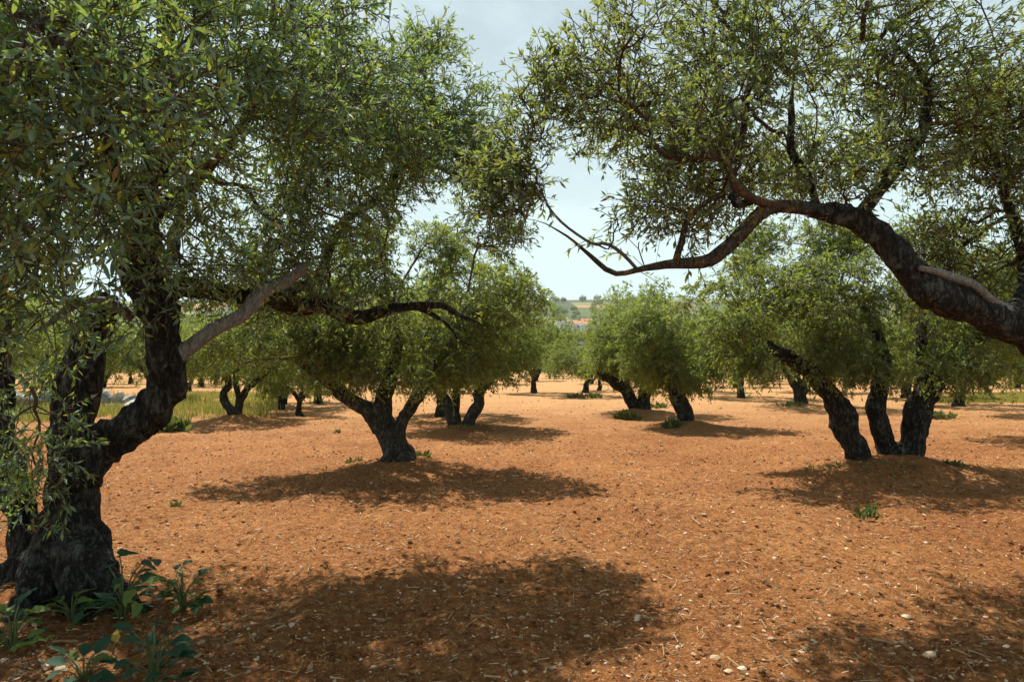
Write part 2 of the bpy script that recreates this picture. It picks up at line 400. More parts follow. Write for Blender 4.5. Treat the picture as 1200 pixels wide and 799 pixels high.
def fuse(me, voxel, disp, seed):
    """melt overlapping limbs into one skin, then roughen it into furrowed bark"""
    o = bpy.data.objects.new('fuse', me); COL.objects.link(o)
    m = o.modifiers.new('r', 'REMESH'); m.mode = 'VOXEL'; m.voxel_size = voxel
    s = o.modifiers.new('s', 'SMOOTH'); s.factor = 0.5; s.iterations = 5
    dg = bpy.context.evaluated_depsgraph_get(); dg.update()
    res = bpy.data.meshes.new_from_object(o.evaluated_get(dg))
    mats = list(me.materials)
    bpy.data.objects.remove(o); bpy.data.meshes.remove(me)
    n = len(res.vertices); V = np.empty(n * 3, np.float32); N = np.empty(n * 3, np.float32)
    res.vertices.foreach_get('co', V); res.vertices.foreach_get('normal', N)
    V = V.reshape(-1, 3).astype(float); N = N.reshape(-1, 3)
    a = 1 - 2.4 * np.abs(vnoise(V * [15, 15, 3.0], seed)); b = vnoise(V * [30, 30, 9], seed + 3); c = vnoise(V * 5.5, seed + 6)
    V = V + N * (disp * (a * 0.9 + b * 0.6 + c * 0.8))[:, None]
    res.vertices.foreach_set('co', V.astype(np.float32).ravel())
    res.polygons.foreach_set('use_smooth', np.ones(len(res.polygons), bool))
    res.materials.clear()
    for k in mats: res.materials.append(k)
    res.update()
    return res

def grow(stems, ells, npts, rng, step=0.26, clump=1.5, thr=-0.25, pw=0.22, shell=0.42):
    """stems: list of (pts) already in space; ells: (centre, radii, weight). returns node arrays"""
    pts = []
    w = np.array([e[2] for e in ells], float); w /= w.sum()
    for (c, r, _), wi in zip(ells, w):
        k = int(npts * wi) + 1
        got = 0
        while got < k:
            u = norm(rng.normal(size=(k * 3, 3))); q = u * (rng.random(k * 3) ** shell)[:, None]
            q = np.asarray(c) + q * np.asarray(r)
            nz_ = vnoise(q * clump, int(rng.integers(1, 4)) * 0 + 77) + 0.4 * vnoise(q * clump * 2.3, 78)
            q = q[nz_ > thr][:k - got]
            pts.append(q); got += len(q)
            if len(q) == 0: break
    pts = np.vstack(pts)
    cap = len(pts) * 8 + 4000
    P = np.zeros((cap, 3)); D = np.zeros((cap, 3)); L = np.zeros(cap); par = np.full(cap, -1, int); st = np.zeros(cap, bool)
    n = 0
    for S, frm in stems:
        T = norm(np.gradient(S, axis=0))
        for i in range(frm, len(S)):
            P[n] = S[i]; D[n] = T[i]; st[n] = True; L[n] = 0; n += 1
    nst = n
    dd = np.min(np.linalg.norm(pts[:, None, :] - P[None, :nst, :], axis=2), axis=1)
    for q in pts[np.argsort(dd)]:
        v = q - P[:n]; d = np.linalg.norm(v, axis=1)
        al = np.einsum('ij,ij->i', v, D[:n]) / np.maximum(d, 1e-6)
        cost = d * (1.25 - 0.35 * al) + pw * L[:n]
        j = int(np.argmin(cost))
        if d[j] < 0.05: continue
        k = max(1, int(round(d[j] / step))); base, vec, dist = P[j].copy(), v[j].copy(), d[j]
        bend = D[j] * dist * 0.22
        jit = rng.normal(size=3) * 0.06 * dist
        prev = j
        for s in range(1, k + 1):
            t = s / k
            p = base + vec * t + (bend + jit) * (4 * t * (1 - t) * 0.6)
            P[n] = p; D[n] = norm(p - P[prev]); L[n] = L[prev] + dist / k; par[n] = prev; prev = n; n += 1
    return P[:n], D[:n], L[:n], par[:n], st[:n]

def pipe_radius(par, st, tip=0.0032, ex=2.25):
    n = len(par); a = np.zeros(n); has = np.zeros(n, bool)
    for i in range(n - 1, -1, -1):
        if not has[i]: a[i] = tip ** ex
        j = par[i]
        if j >= 0: a[j] += a[i]; has[j] = True
    return a ** (1 / ex)

def branch_tubes(buf, P, par, st, R, kbig, ksmall, sub, rng):
    n = len(P); prim = np.full(n, -1, int); best = np.zeros(n)
    for i in range(n):
        j = par[i]
        if j >= 0 and R[i] > best[j]: best[j] = R[i]; prim[j] = i
    for i in range(n):
        j = par[i]
        if j < 0: continue
        if not st[j] and prim[j] == i: continue
        ch = [j, i]; k = i
        while prim[k] >= 0: k = prim[k]; ch.append(k)
        pts = P[ch]; rad = R[ch].copy(); rad[0] = min(rad[0], rad[1] * 1.15)
        if sub and len(ch) > 2: pts, rad = resample(pts, rad, sub)
        if len(pts) > 2: pts[1:-1] += rng.normal(size=(len(pts) - 2, 3)) * 0.006
        tube(buf, pts, rad, kbig if rad[0] > 0.012 else ksmall, 0.0, 0, cap=False)

def twig_leaves(P, D, idx, centre, rng, per, L0, nl, up, droop, size, rnd=0.62, out_w=0.35):
    """twigs at nodes idx; returns twig polylines and leaf frames"""
    cnt = rng.poisson(per, len(idx)); src = np.repeat(idx, cnt); m = len(src)
    o = P[src] + rng.normal(size=(m, 3)) * 0.03
    out = norm(P[src] - centre)
    t = norm(D[src] * 0.55 + out * out_w + rng.normal(size=(m, 3)) * rnd + np.array([0, 0, up]))
    Ls = L0 * (0.55 + 0.9 * rng.random(m))
    g = np.array([0, 0, -1.0])
    dr = (droop * Ls)[:, None] * g
    curve = lambda s: o + t * (Ls * s)[:, None] + dr * (s ** 2)[:, None]
    tw = [curve(np.full(m, s)) for s in (0.0, 0.5, 1.0)]
    ln = rng.poisson(nl, m) + 1
    k = np.repeat(np.arange(m), ln); s = 0.12 + 0.88 * rng.random(len(k)) ** 0.8
    p = o[k] + t[k] * (Ls[k] * s)[:, None] + dr[k] * (s ** 2)[:, None]
    T = norm(t[k] * Ls[k][:, None] + 2 * dr[k] * s[:, None])
    ref = np.where(np.abs(T[:, 2:3]) > 0.9, np.array([[1.0, 0, 0]]), np.array([[0, 0, 1.0]]))
    n1 = norm(np.cross(T, ref)); n2 = np.cross(T, n1)
    ph = rng.random(len(k)) * 2 * np.pi
    sd_ = np.cos(ph)[:, None] * n1 + np.sin(ph)[:, None] * n2
    al = np.radians(rng.normal(46, 15, len(k)))
    al = np.where(s > 0.93, al * 0.45, al)
    d = norm(T * np.cos(al)[:, None] + sd_ * np.sin(al)[:, None] + rng.normal(size=(len(k), 3)) * 0.12)
    nrm = np.array([0, 0, 0.75]) + T * 0.45 + rng.normal(size=(len(k), 3)) * 0.75
    nrm = norm(nrm - d * np.sum(nrm * d, 1, keepdims=True))
    sz = size * (0.6 + 0.62 * rng.random(len(k))) * np.where(s > 0.9, 0.8, 1)
    return tw, p, d, nrm, sz

def leaf_mesh(p, d, nrm, sz, rng, lod, wr=0.115):
    b = np.cross(d, nrm); w = (sz * wr * (0.8 + 0.5 * rng.random(len(sz))))[:, None]; L = sz[:, None]
    cv = (rng.normal(0.10, 0.10, len(sz)) * sz)[:, None]
    m = len(p)
    if lod == 0:
        V = np.stack([p, p + d * L * .30 + b * w - nrm * cv * .09, p + d * L * .30 - b * w - nrm * cv * .09,
                      p + d * L * .68 + b * w * .86 - nrm * cv * .46, p + d * L * .68 - b * w * .86 - nrm * cv * .46, p + d * L - nrm * cv], 1)
        base = np.arange(m)[:, None] * 6
        F3 = np.vstack([base + [0, 2, 1], base + [3, 4, 5]]); F4 = base + [1, 2, 4, 3]
        return V.reshape(-1, 3), F3, F4
    V = np.stack([p, p + d * L * .5 + b * w * 1.15, p + d * L - nrm * cv, p + d * L * .5 - b * w * 1.15], 1)
    base = np.arange(m)[:, None] * 4
    return V.reshape(-1, 3), None, base + [0, 3, 2, 1]

def leaf_template():
    ys = [0, .06, .2, .42, .66, .86, 1.0]; ws = [.012, .03, .09, .118, .098, .05, 0]
    V, F = [], []
    for y, w in zip(ys, ws):
        z = -0.10 * y * y
        V += [(-w, y, z + w * .35), (0, y, z), (w, y, z + w * .35)]
    for i in range(len(ys) - 1):
        a = i * 3
        F += [(a, a + 1, a + 4, a + 3), (a + 1, a + 2, a + 5, a + 4)]
    return np.array(V), np.array(F)

def make_tree(name, base, stems, ells, npts, seed, leaf, lod, per, nl, twigL=0.22, size=0.062, bark='bark_old', twig='bark_thin', voxel=0.02, disp=0.012,
              thin=0.010, up=0.3, droop=0.25, clump=1.5, thr=-0.25, single=0, kb=6, ks=4, sub=0.14, step=0.26, pw=0.22, tip=0.0032, shell=0.42, wr=0.115, rnd=0.62, fusing=True, minL=0.0):
    """stems: dicts p=[(x,y,z)], r=[..], part='trunk'|'branch', mat, grow_from (0..1). everything in world space, stored relative to base"""
    rng = np.random.default_rng(seed)
    base = np.asarray(base, float)
    root = bpy.data.objects.new(name, None); COL.objects.link(root); root.location = base; root.empty_display_size = 0.3
    tb = Buf(); gs = []
    for i, s in enumerate(stems):
        P, R = resample(np.asarray(s['p'], float) - base, s['r'], s.get('step', 0.05))
        wob = fbm(np.column_stack([np.arange(len(P)) * 0.16, np.full(len(P), i * 3.7), np.full(len(P), seed)]), 2, seed)
        R = R * (1 + (0.15 if s.get('part') == 'branch' else 0.09) * wob)
        env = np.sin(np.pi * np.linspace(0, 1, len(P)))[:, None] ** .5
        off = np.stack([fbm(np.column_stack([np.arange(len(P)) * s.get('step', 0.05) * 4.5, np.full(len(P), i * 5.1 + a), np.full(len(P), seed * 1.7)]), 2, seed + a) for a in range(3)], 1)
        P = P + off * ((0.42 if s.get('part') == 'branch' else 0.20) * R[:, None] + 0.012) * env
        if s.get('part') == 'branch' and s.get('grow', .5) < 1: R = R * np.clip((1 - np.linspace(0, 1, len(P))) / .3, .22, 1)
        if s.get('part', 'trunk') == 'trunk': tube(tb, P, R, 14 if fusing else 9, s.get('bark', 0.20), seed + i)
        else:
            bb = Buf(); tube(bb, P, R, 10, 0.22, seed + i)
            link('branch', bb.mesh('branch', M[s.get('mat', bark)]), root)
        f = s.get('grow', 0.55)
        if f < 1: gs.append((P[::2], int(len(P[::2]) * f)))
    me = tb.mesh('trunk', M[bark])
    if fusing: me = fuse(me, voxel, disp, seed)
    link('trunk', me, root)
    E = [(np.asarray(c, float) - base, r, w) for c, r, w in ells]
    P, D, L, par, st = grow(gs, E, npts, rng, step, clump, thr, pw, shell)
    R = pipe_radius(par, st, tip)
    R = np.minimum(R, 0.055)
    bb = Buf(); branch_tubes(bb, P, par, st, R, kb, ks, sub, rng)
    idx = np.where((~st) & (R < thin) & (L > minL))[0]
    cen = sum(np.asarray(e[0]) * e[2] for e in E) / sum(e[2] for e in E)
    tw, p, d, nrm, sz = twig_leaves(P, D, idx, cen, rng, per, twigL, nl, up, droop, size, rnd)
    if lod == 0 or kb > 4:
        m = len(tw[0]); k = 3
        a = norm(np.cross(tw[2] - tw[0], np.array([0.3, 0.2, 0.9]))); b = norm(np.cross(tw[2] - tw[0], a))
        rings = []; tws = tw if lod == 0 else [tw[0], tw[2]]; rad = (0.0034, 0.0027, 0.0012) if lod == 0 else (0.0034, 0.0015)
        for q, r in zip(tws, rad):
            for c in range(k):
                an = c * 2 * math.pi / k
                rings.append(q + r * (math.cos(an) * a + math.sin(an) * b))
        V = np.stack(rings, 1).reshape(-1, 3); bs = np.arange(m)[:, None] * (3 * len(tws))
        F = np.vstack([bs + [r * 3 + c, r * 3 + (c + 1) % 3, r * 3 + 3 + (c + 1) % 3, r * 3 + 3 + c] for r in range(len(tws) - 1) for c in range(3)])
        bb.add(V, None, F)
    tag(link('branchwork', bb.mesh('branchwork', M[twig]), root), kind='stuff')
    Wp = p + base
    keep = (np.linalg.norm(Wp - np.array([0, 0, CAM_Z]), axis=1) > 1.35) & (Wp[:, 2] > 0.25)
    p, d, nrm, sz, Wp = p[keep], d[keep], nrm[keep], sz[keep], Wp[keep]
    if single:
        px = to_px(Wp); inf = (px[:, 0] > 0) & (px[:, 0] < 1200) & (px[:, 1] > 0) & (px[:, 1] < 799) & (Wp[:, 1] > 0.5)
        side = np.abs(np.sum(nrm * norm(Wp - np.array([0, 0, CAM_Z])), 1))
        score = np.where(inf, sz * (0.4 + side) / np.maximum(Wp[:, 1], .5), 0)
        best = np.argsort(-score)[:single]
        LV, LF = leaf_template(); lm = mk_mesh('leaf', LV, LF, M[leaf])
        for i in best:
            x = np.cross(d[i], nrm[i]); o = link('leaf', lm, root)
            o.matrix_local = Matrix(((x[0] * sz[i], d[i][0] * sz[i], nrm[i][0] * sz[i], p[i][0]), (x[1] * sz[i], d[i][1] * sz[i], nrm[i][1] * sz[i], p[i][1]),
                                     (x[2] * sz[i], d[i][2] * sz[i], nrm[i][2] * sz[i], p[i][2]), (0, 0, 0, 1)))
        k = np.ones(len(p), bool); k[best] = False
        p, d, nrm, sz = p[k], d[k], nrm[k], sz[k]
    cb = Buf()
    dist = np.linalg.norm(p + base - np.array([0, 0, CAM_Z]), axis=1)
    for lo, msk in ((0, (dist < 4.3) & (lod == 0)), (1, ~((dist < 4.3) & (lod == 0)))):
        if msk.any(): cb.add(*leaf_mesh(p[msk], d[msk], nrm[msk], sz[msk], rng, lo, wr))
    tag(link('crown', cb.mesh('crown', M[leaf]), root), kind='stuff')
    print('TREE', name, 'nodes', len(P), 'leaves', len(p), 'thick', round(float(R[~st].max()), 3))
    return root

def S(pts, d=None, **kw):
    """stem from photo pixels: (px, py, depth, radius in px)"""
    P, R = [], []
    for q in pts:
        x, y, dd, r = q if len(q) == 4 else (q[0], q[1], d, q[2])
        P.append(at(x, y, dd)); R.append(r * dd / FPX)
    return dict(p=P, r=R, **kw)

def E(px, py, d, rx, ry, rz, w): return (at(px, py, d), (rx, ry, rz), w)

def gbase(px, d, dz=0.0):
    p = at(px, 425, d); return np.array([p[0], p[1], gz(p[0], p[1]) + dz])

OAK = 'olive trees of the orchard'
exec_list = []
# ---- big old tree at the left
t = make_tree('olive_tree', gbase(60, 4.6), [
    S([(75, 730, 4.55, 49.7), (76, 680, 4.6, 38.6), (80, 625, 4.65, 28.5), (86, 570, 4.68, 25.8), (98, 528, 4.7, 24.8)], grow=1),
    S([(40, 725, 4.6, 27.6), (36, 670, 4.65, 23.0), (26, 615, 4.7, 16.6), (12, 560, 4.75, 13.8), (2, 500, 4.8, 12.9), (-2, 430, 4.85, 12.9), (-12, 350, 4.9, 10.1), (-30, 250, 4.7, 6.4)], grow=.72),
    S([(84, 600, 4.75, 22.1), (82, 530, 4.85, 21.2), (92, 470, 4.95, 21.2), (106, 410, 5.0, 19.3), (118, 362, 5.05, 16.6), (122, 348, 5.05, 13.8)], grow=1),
    S([(92, 560, 4.65, 27.6), (110, 522, 4.62, 24.8), (148, 502, 4.6, 22.1), (180, 474, 4.58, 22.1), (198, 436, 4.58, 21.2), (193, 392, 4.58, 21.2), (174, 340, 4.55, 21.2), (164, 292, 4.5, 18.4), (168, 235, 4.4, 13.8), (190, 165, 4.3, 10.1), (185, 90, 4.3, 6.4), (200, 0, 4.3, 3.7)], grow=.62),
    S([(82, 600, 4.6, 22.1), (106, 650, 4.48, 21.2), (132, 688, 4.36, 16.6), (160, 716, 4.3, 9.0), (190, 742, 4.25, 4.0)], grow=1),
    S([(66, 620, 4.55, 22.1), (50, 680, 4.36, 21.2), (26, 722, 4.18, 15.6), (0, 745, 4.06, 7.4)], grow=1),
    S([(80, 610, 4.52, 20.2), (90, 690, 4.28, 16.6), (102, 732, 4.12, 7.4)], grow=1),
    S([(40, 650, 4.65, 23.9), (8, 690, 4.6, 16.6), (-25, 712, 4.55, 7.4)], grow=1),
    # pale cut-looking branch that catches the light
    S([(196, 425, 4.58, 11.0), (222, 408, 4.6, 10.1), (256, 382, 4.65, 9.2), (285, 366, 4.72, 8.7), (304, 346, 4.78, 8.3), (336, 330, 4.88, 7.4), (358, 311, 4.95, 6.0)], part='branch', mat='bark_grey', grow=1),
    # long dark limb reaching to the right
    S([(180, 352, 4.6, 12.9), (215, 335, 4.8, 12.9), (262, 342, 5.1, 11.0), (315, 348, 5.4, 10.1), (370, 360, 5.7, 9.7), (420, 370, 5.9, 9.2), (452, 366, 6.0, 6.4), (490, 362, 6.1, 5.1), (520, 378, 6.1, 4.1), (540, 400, 6.1, 3.7), (560, 404, 6.1, 2.8)], part='branch', mat='bark_old', grow=.5),
    S([(440, 368, 5.95, 5.5), (478, 360, 6.0, 4.1), (520, 358, 6.05, 3.7), (548, 372, 6.1, 2.8), (572, 384, 6.1, 1.8)], part='branch', mat='bark_old', grow=.4),
    S([(312, 348, 5.4, 7.4), (352, 338, 5.9, 6.4), (385, 305, 6.2, 5.5), (405, 262, 6.35, 5.1), (448, 232, 6.4, 4.6), (470, 200, 6.5, 4.1), (505, 188, 6.5, 3.2), (512, 120, 6.5, 2.3)], part='branch', mat='bark_old', grow=.45),
    S([(155, 372, 4.6, 6.4), (135, 356, 4.5, 6.0), (108, 351, 4.4, 5.5), (80, 362, 4.3, 4.6), (50, 382, 4.2, 3.7), (20, 396, 4.1, 2.8)], part='branch', mat='bark_grey', grow=.6),
    S([(168, 280, 4.45, 10.1), (140, 210, 3.9, 7.4), (120, 140, 3.4, 5.5), (90, 80, 3.0, 4.1), (60, 20, 2.7, 3.2)], part='branch', mat='bark_old', grow=.35),
    S([(172, 260, 4.45, 8.3), (240, 200, 4.6, 7.4), (300, 120, 4.9, 5.5), (330, 40, 5.1, 3.7)], part='branch', mat='bark_red', grow=.3),
    S([(185, 335, 4.6, 8.3), (205, 290, 5.2, 7.4), (215, 240, 5.8, 5.5), (240, 180, 6.2, 3.7)], part='branch', mat='bark_old', grow=.4),
], [
    E(150, 110, 3.5, 1.25, 0.9, 0.78, 3.2), E(60, 120, 2.5, .62, .5, .62, 1.5), E(330, 150, 5.0, 1.15, 1.0, 1.05, 3.6), E(510, 175, 6.5, .80, .75, .85, 2.4), E(500, 85, 6.5, .42, .4, .45, .6), E(575, 235, 6.3, .45, .4, .5, .8), E(425, 150, 6.1, .8, .8, .9, 2.0),
    E(30, 300, 3.6, .7, .6, .55, 1.2), E(25, 500, 4.2, .28, .35, .7, .45), E(200, -120, 5.0, 1.8, 1.5, .8, 3.2), E(480, 350, 6.2, .7, .5, .22, .5),
    E(330, 320, 5.6, .9, .7, .45, 1.2), E(240, 170, 6.2, 1.4, .8, .9, 2.0), E(-60, 200, 4.5, .9, 1.0, 1.0, 1.3), E(255, 275, 4.6, .5, .4, .35, .7),
], 5300, 11, 'leaf_near', 0, 2.35, 9, twigL=0.21, size=0.060, single=300, thr=-0.15, clump=1.7, tip=0.0030, voxel=0.017, disp=0.027)
tag(t, 'massive old olive tree with forked dark trunk and flared roots beside broad-leaved weeds', 'tree', OAK)

# ---- the tree whose limb leans in from the right
t = make_tree('olive_tree', np.array([4.35, 4.75, gz(4.35, 4.75)]), [
    dict(p=[(4.35, 4.75, -.2), (4.33, 4.75, .3), (4.25, 4.72, .8), (4.10, 4.68, 1.25)], r=[.42, .33, .27, .25], grow=1),
    dict(p=[(4.3, 4.75, .9), (4.5, 4.85, 1.5), (4.55, 5.0, 2.1), (4.4, 5.1, 2.8), (4.3, 5.1, 3.5)], r=[.24, .19, .14, .10, .05], grow=.5),
    dict(p=[(4.3, 4.7, .4), (3.95, 4.5, .08), (3.75, 4.35, -.08)], r=[.22, .14, .05], grow=1),
    dict(p=[(4.3, 4.7, .4), (4.6, 4.35, .06), (4.7, 4.15, -.08)], r=[.22, .14, .05], grow=1),
    S([(1290, 470, 4.68, 32.0), (1240, 410, 4.6, 25.6), (1195, 380, 4.55, 21.6), (1150, 366, 4.5, 18.4), (1118, 356, 4.45, 18.4), (1090, 340, 4.42, 18.4), (1066, 312, 4.4, 16.8), (1042, 283, 4.4, 14.4), (1010, 262, 4.4, 13.6), (975, 248, 4.4, 11.2), (940, 244, 4.4, 8.8)], grow=.8),
    S([(950, 246, 4.4, 8.0), (915, 243, 4.4, 7.2), (893, 252, 4.4, 7.2), (870, 270, 4.4, 7.2), (845, 292, 4.4, 7.2), (818, 303, 4.4, 6.4), (790, 309, 4.4, 5.2), (755, 313, 4.4, 3.4), (722, 319, 4.4, 3.2), (700, 305, 4.4, 2.9), (672, 283, 4.4, 2.6), (640, 262, 4.4, 2.1), (605, 255, 4.4, 1.4)], part='branch', mat='bark_lichen', grow=.45),
    S([(925, 243, 4.4, 5.6), (885, 234, 4.35, 5.2), (862, 216, 4.3, 4.8), (848, 190, 4.3, 4.4), (832, 184, 4.25, 4.0), (800, 188, 4.25, 3.6), (775, 180, 4.2, 3.2), (762, 150, 4.2, 2.4), (765, 100, 4.2, 1.8)], part='branch', mat='bark_red', grow=.35),
    S([(1000, 258, 4.4, 8.8), (1032, 220, 4.4, 7.2), (1065, 178, 4.45, 6.4), (1085, 140, 4.5, 6.0), (1090, 105, 4.5, 5.2), (1072, 75, 4.5, 4.0), (1040, 50, 4.5, 3.2), (1000, 46, 4.5, 2.4)], part='branch', mat='bark_old', grow=.4),
    S([(1195, 372, 4.55, 6.4), (1160, 352, 4.45, 6.0), (1128, 330, 4.38, 5.2), (1102, 318, 4.34, 4.4), (1078, 314, 4.3, 3.2)], part='branch', mat='bark_grey', grow=1),
    S([(792, 306, 4.4, 4.4), (800, 280, 4.38, 4.0), (808, 255, 4.35, 3.4), (835, 230, 4.3, 2.8), (850, 225, 4.3, 2.0)], part='branch', mat='bark_lichen', grow=.5),
    S([(745, 314, 4.4, 2.4), (715, 285, 4.35, 2.1), (690, 282, 4.3, 1.9), (650, 250, 4.3, 1.6), (622, 195, 4.3, 1.3)], part='branch', mat='bark_thin', grow=.3),
    S([(880, 235, 4.4, 4.8), (862, 240, 4.5, 4.4), (858, 200, 4.6, 4.0), (872, 140, 4.7, 3.2), (880, 60, 4.8, 2.4)], part='branch', mat='bark_old', grow=.3),
    S([(960, 247, 4.4, 4.8), (940, 200, 4.5, 4.4), (925, 150, 4.6, 4.0), (930, 80, 4.7, 3.2)], part='branch', mat='bark_old', grow=.3),
    S([(1180, 375, 4.55, 7.2), (1200, 330, 4.8, 6.4), (1190, 260, 5.0, 5.6), (1165, 190, 5.1, 4.4), (1170, 110, 5.2, 3.2)], part='branch', mat='bark_old', grow=.35),
], [
    E(810, 95, 4.3, .80, .7, .58, 2.1), E(810, 120, 5.4, .9, .7, .7, 1.0), E(930, 110, 5.2, .95, 1.2, .78, 3.4), E(1080, 110, 4.7, .7, .8, .60, 1.4), E(1175, 210, 5.0, .60, .8, .95, 3.6), E(675, 150, 4.4, .48, .4, .58, .9),
    E(632, 225, 4.5, .42, .35, .40, 1.0), E(614, 262, 4.5, .32, .3, .22, .4), E(860, 215, 4.7, .8, .8, .28, 1.1), E(950, 190, 6.2, .8, .6, .45, 1.0), E(770, 262, 4.4, .6, .3, .22, .3), E(950, -90, 4.6, 1.7, 1.1, .5, 1.5), E(1130, 300, 5.1, .55, .5, .4, .7), E(1270, 120, 4.9, .7, .9, .9, 1.2),
    E(1000, 215, 4.6, .5, .5, .3, .7),
], 5200, 23, 'leaf_dry', 0, 1.75, 8, twigL=0.20, size=0.060, twig='bark_red', single=300, thr=-0.15, clump=1.8, tip=0.0028, voxel=0.020, disp=0.013, up=0.45)
tag(t, 'olive tree sending a thick dark lichen-spotted limb across, its trunk out of view', 'tree', OAK)

# ---- middle trees with their own trunks
MID = dict(leaf='leaf_mid', lod=1, clump=1.25, up=0.12, droop=0.45, rnd=0.72, size=0.070, twigL=0.20, sub=0, kb=5, ks=3, voxel=0.022, disp=0.014, wr=0.12)
t = make_tree('olive_tree', gbase(468, 10.2), [
    S([(474, 562, 22.2), (466, 535, 17.7), (456, 512, 15.6), (446, 492, 14.0)], 10.2, grow=1),
    S([(448, 500, 11.9), (432, 482, 9.6), (412, 470, 8.2), (392, 454, 7.1), (372, 440, 5.9), (345, 420, 4.5)], 10.2, grow=.75),
    S([(448, 500, 11.9), (450, 468, 10.3), (456, 440, 8.9), (464, 410, 6.6), (470, 370, 4.5), (472, 330, 2.9)], 10.2, grow=.5),
    S([(460, 530, 8.2), (470, 500, 7.4), (480, 478, 7.4), (492, 458, 6.6), (506, 432, 5.2), (530, 400, 3.7), (545, 370, 2.9)], 10.1, grow=.6),
    S([(468, 535, 11.9), (486, 548, 6.6), (506, 556, 2.9)], 10.05, grow=1), S([(460, 535, 11.1), (446, 550, 6.6), (438, 556, 2.9)], 10.1, grow=1),
], [E(460, 358, 10.2, 1.6, 1.6, .9, 4), E(375, 405, 10.0, .85, 1.0, .55, 1.6), E(540, 380, 10.2, .8, 1.0, .85, 1.9), E(480, 300, 10.4, 1.1, 1.0, .5, 1.4), E(470, 430, 9.9, 1.3, 1.0, .33, 1.5), E(340, 345, 10.3, .8, .9, .6, 1.2), E(310, 395, 9.6, .9, .9, .45, 1.3), E(585, 350, 9.8, .65, .8, .5, .9)],
    2700, 31, bark='bark_mid', per=3.0, nl=10, thr=-0.10, **MID)
tag(t, 'olive tree with trunk splitting into three stems above a red earth mound', 'tree', OAK)

t = make_tree('olive_tree', gbase(1040, 9.8), [
    S([(1012, 560, 16.2), (1005, 540, 13.1), (997, 515, 12.2), (988, 490, 13.5), (975, 468, 11.7), (952, 440, 10.3), (925, 420, 8.1), (895, 400, 6.3), (860, 372, 3.6)], 9.8, grow=.66),
    S([(1046, 562, 13.5), (1040, 535, 10.8), (1033, 505, 9.9), (1026, 478, 11.2), (1034, 448, 8.1), (1032, 400, 6.3), (1008, 350, 3.6)], 9.9, grow=.6),
    S([(1066, 562, 17.1), (1068, 535, 13.1), (1072, 505, 13.1), (1080, 475, 13.5), (1094, 443, 11.7), (1116, 412, 8.1), (1145, 398, 6.3), (1175, 385, 4.5)], 9.75, grow=.7),
    S([(1086, 458, 9.0), (1080, 410, 6.3), (1085, 360, 4.5), (1090, 310, 2.7)], 9.75, grow=.3),
    S([(1056, 560, 12.6), (1054, 540, 9.0), (1048, 520, 5.4)], 9.85, grow=1),
    S([(994, 488, 7), (982, 494, 6.5), (974, 503, 4.5)], 9.78, grow=1),
    S([(1008, 545, 9.9), (1022, 556, 6.3), (1034, 562, 2.7)], 9.6, grow=1), S([(1070, 545, 10.8), (1088, 558, 6.3), (1104, 563, 2.7)], 9.6, grow=1),
], [E(930, 345, 9.8, 1.15, 1.3, .85, 3), E(1070, 335, 9.9, 1.3, 1.3, .95, 3.6), E(1165, 360, 9.7, .7, .9, .7, 1.4), E(1000, 285, 10.0, 1.2, 1.0, .45, 1.4), E(880, 400, 9.7, .6, .8, .45, 1), E(1010, 420, 9.6, 1.2, .8, .36, 1.4), E(1120, 425, 9.5, .7, .7, .32, .9), E(900, 300, 10.2, .8, .9, .5, 1.2), E(870, 420, 9.6, .6, .6, .3, .7), E(850, 365, 9.3, .7, .8, .5, 1.0)],
    2800, 37, per=3.0, nl=10, thr=-0.10, **MID)
tag(t, 'olive tree of three dark leaning stems rising together from a bare earth mound', 'tree', OAK)

MID2 = dict(leaf='leaf_mid', lod=1, clump=1.1, up=0.12, droop=0.45, rnd=0.72, size=0.085, twigL=0.22, sub=0, kb=4, ks=3, fusing=False, wr=0.13, step=0.3)
t = make_tree('olive_tree', gbase(540, 16), [
    S([(534, 512, 9), (530, 490, 7), (522, 470, 7), (514, 452, 6), (505, 430, 4), (495, 400, 3)], 16, grow=.6),
    S([(542, 512, 9), (552, 490, 6.5), (561, 476, 6.5), (562, 460, 6.5), (574, 446, 5), (585, 425, 4), (590, 395, 3)], 15.9, grow=.6),
    S([(536, 505, 6), (534, 480, 5), (536, 455, 4.5), (545, 420, 3.5), (550, 380, 2.5)], 16.2, grow=.5),
], [E(545, 365, 16, 1.3, 1.5, 1.55, 4), E(592, 405, 16, .9, 1, .85, 1.8), E(500, 412, 16, .9, 1, .8, 1.6), E(545, 435, 15.7, 1.3, 1.1, .45, 1.3)], 1600, 41, bark='bark_mid', per=3.2, nl=10, thr=-0.15, **MID2)
tag(t, 'olive tree with two thin stems, one bent like an elbow, behind the three-stemmed tree', 'tree', OAK)

t = make_tree('olive_tree', gbase(746, 20.7), [
    S([(750, 494, 11), (744, 475, 7), (732, 458, 6.5), (718, 446, 6), (705, 438, 5), (700, 415, 3)], 20.7, grow=.65),
    S([(753, 494, 11), (755, 470, 8), (758, 450, 7), (762, 425, 5), (768, 385, 3)], 20.6, grow=.5),
    S([(748, 478, 4.5), (741, 465, 4), (735, 452, 3.5), (742, 420, 2.5)], 20.8, grow=.5),
], [E(748, 388, 20.7, 1.5, 1.6, 1.5, 4), E(712, 412, 20.6, .9, 1.2, .95, 1.8), E(785, 410, 20.7, 1.0, 1.2, 1.1, 1.8), E(750, 438, 20.4, 1.5, 1.2, .5, 1.5)], 1500, 43, per=3.2, nl=10, thr=-0.15, **MID2)
tag(t, 'olive tree with a stem slanting left from a short trunk on a weedy mound', 'tree', OAK)

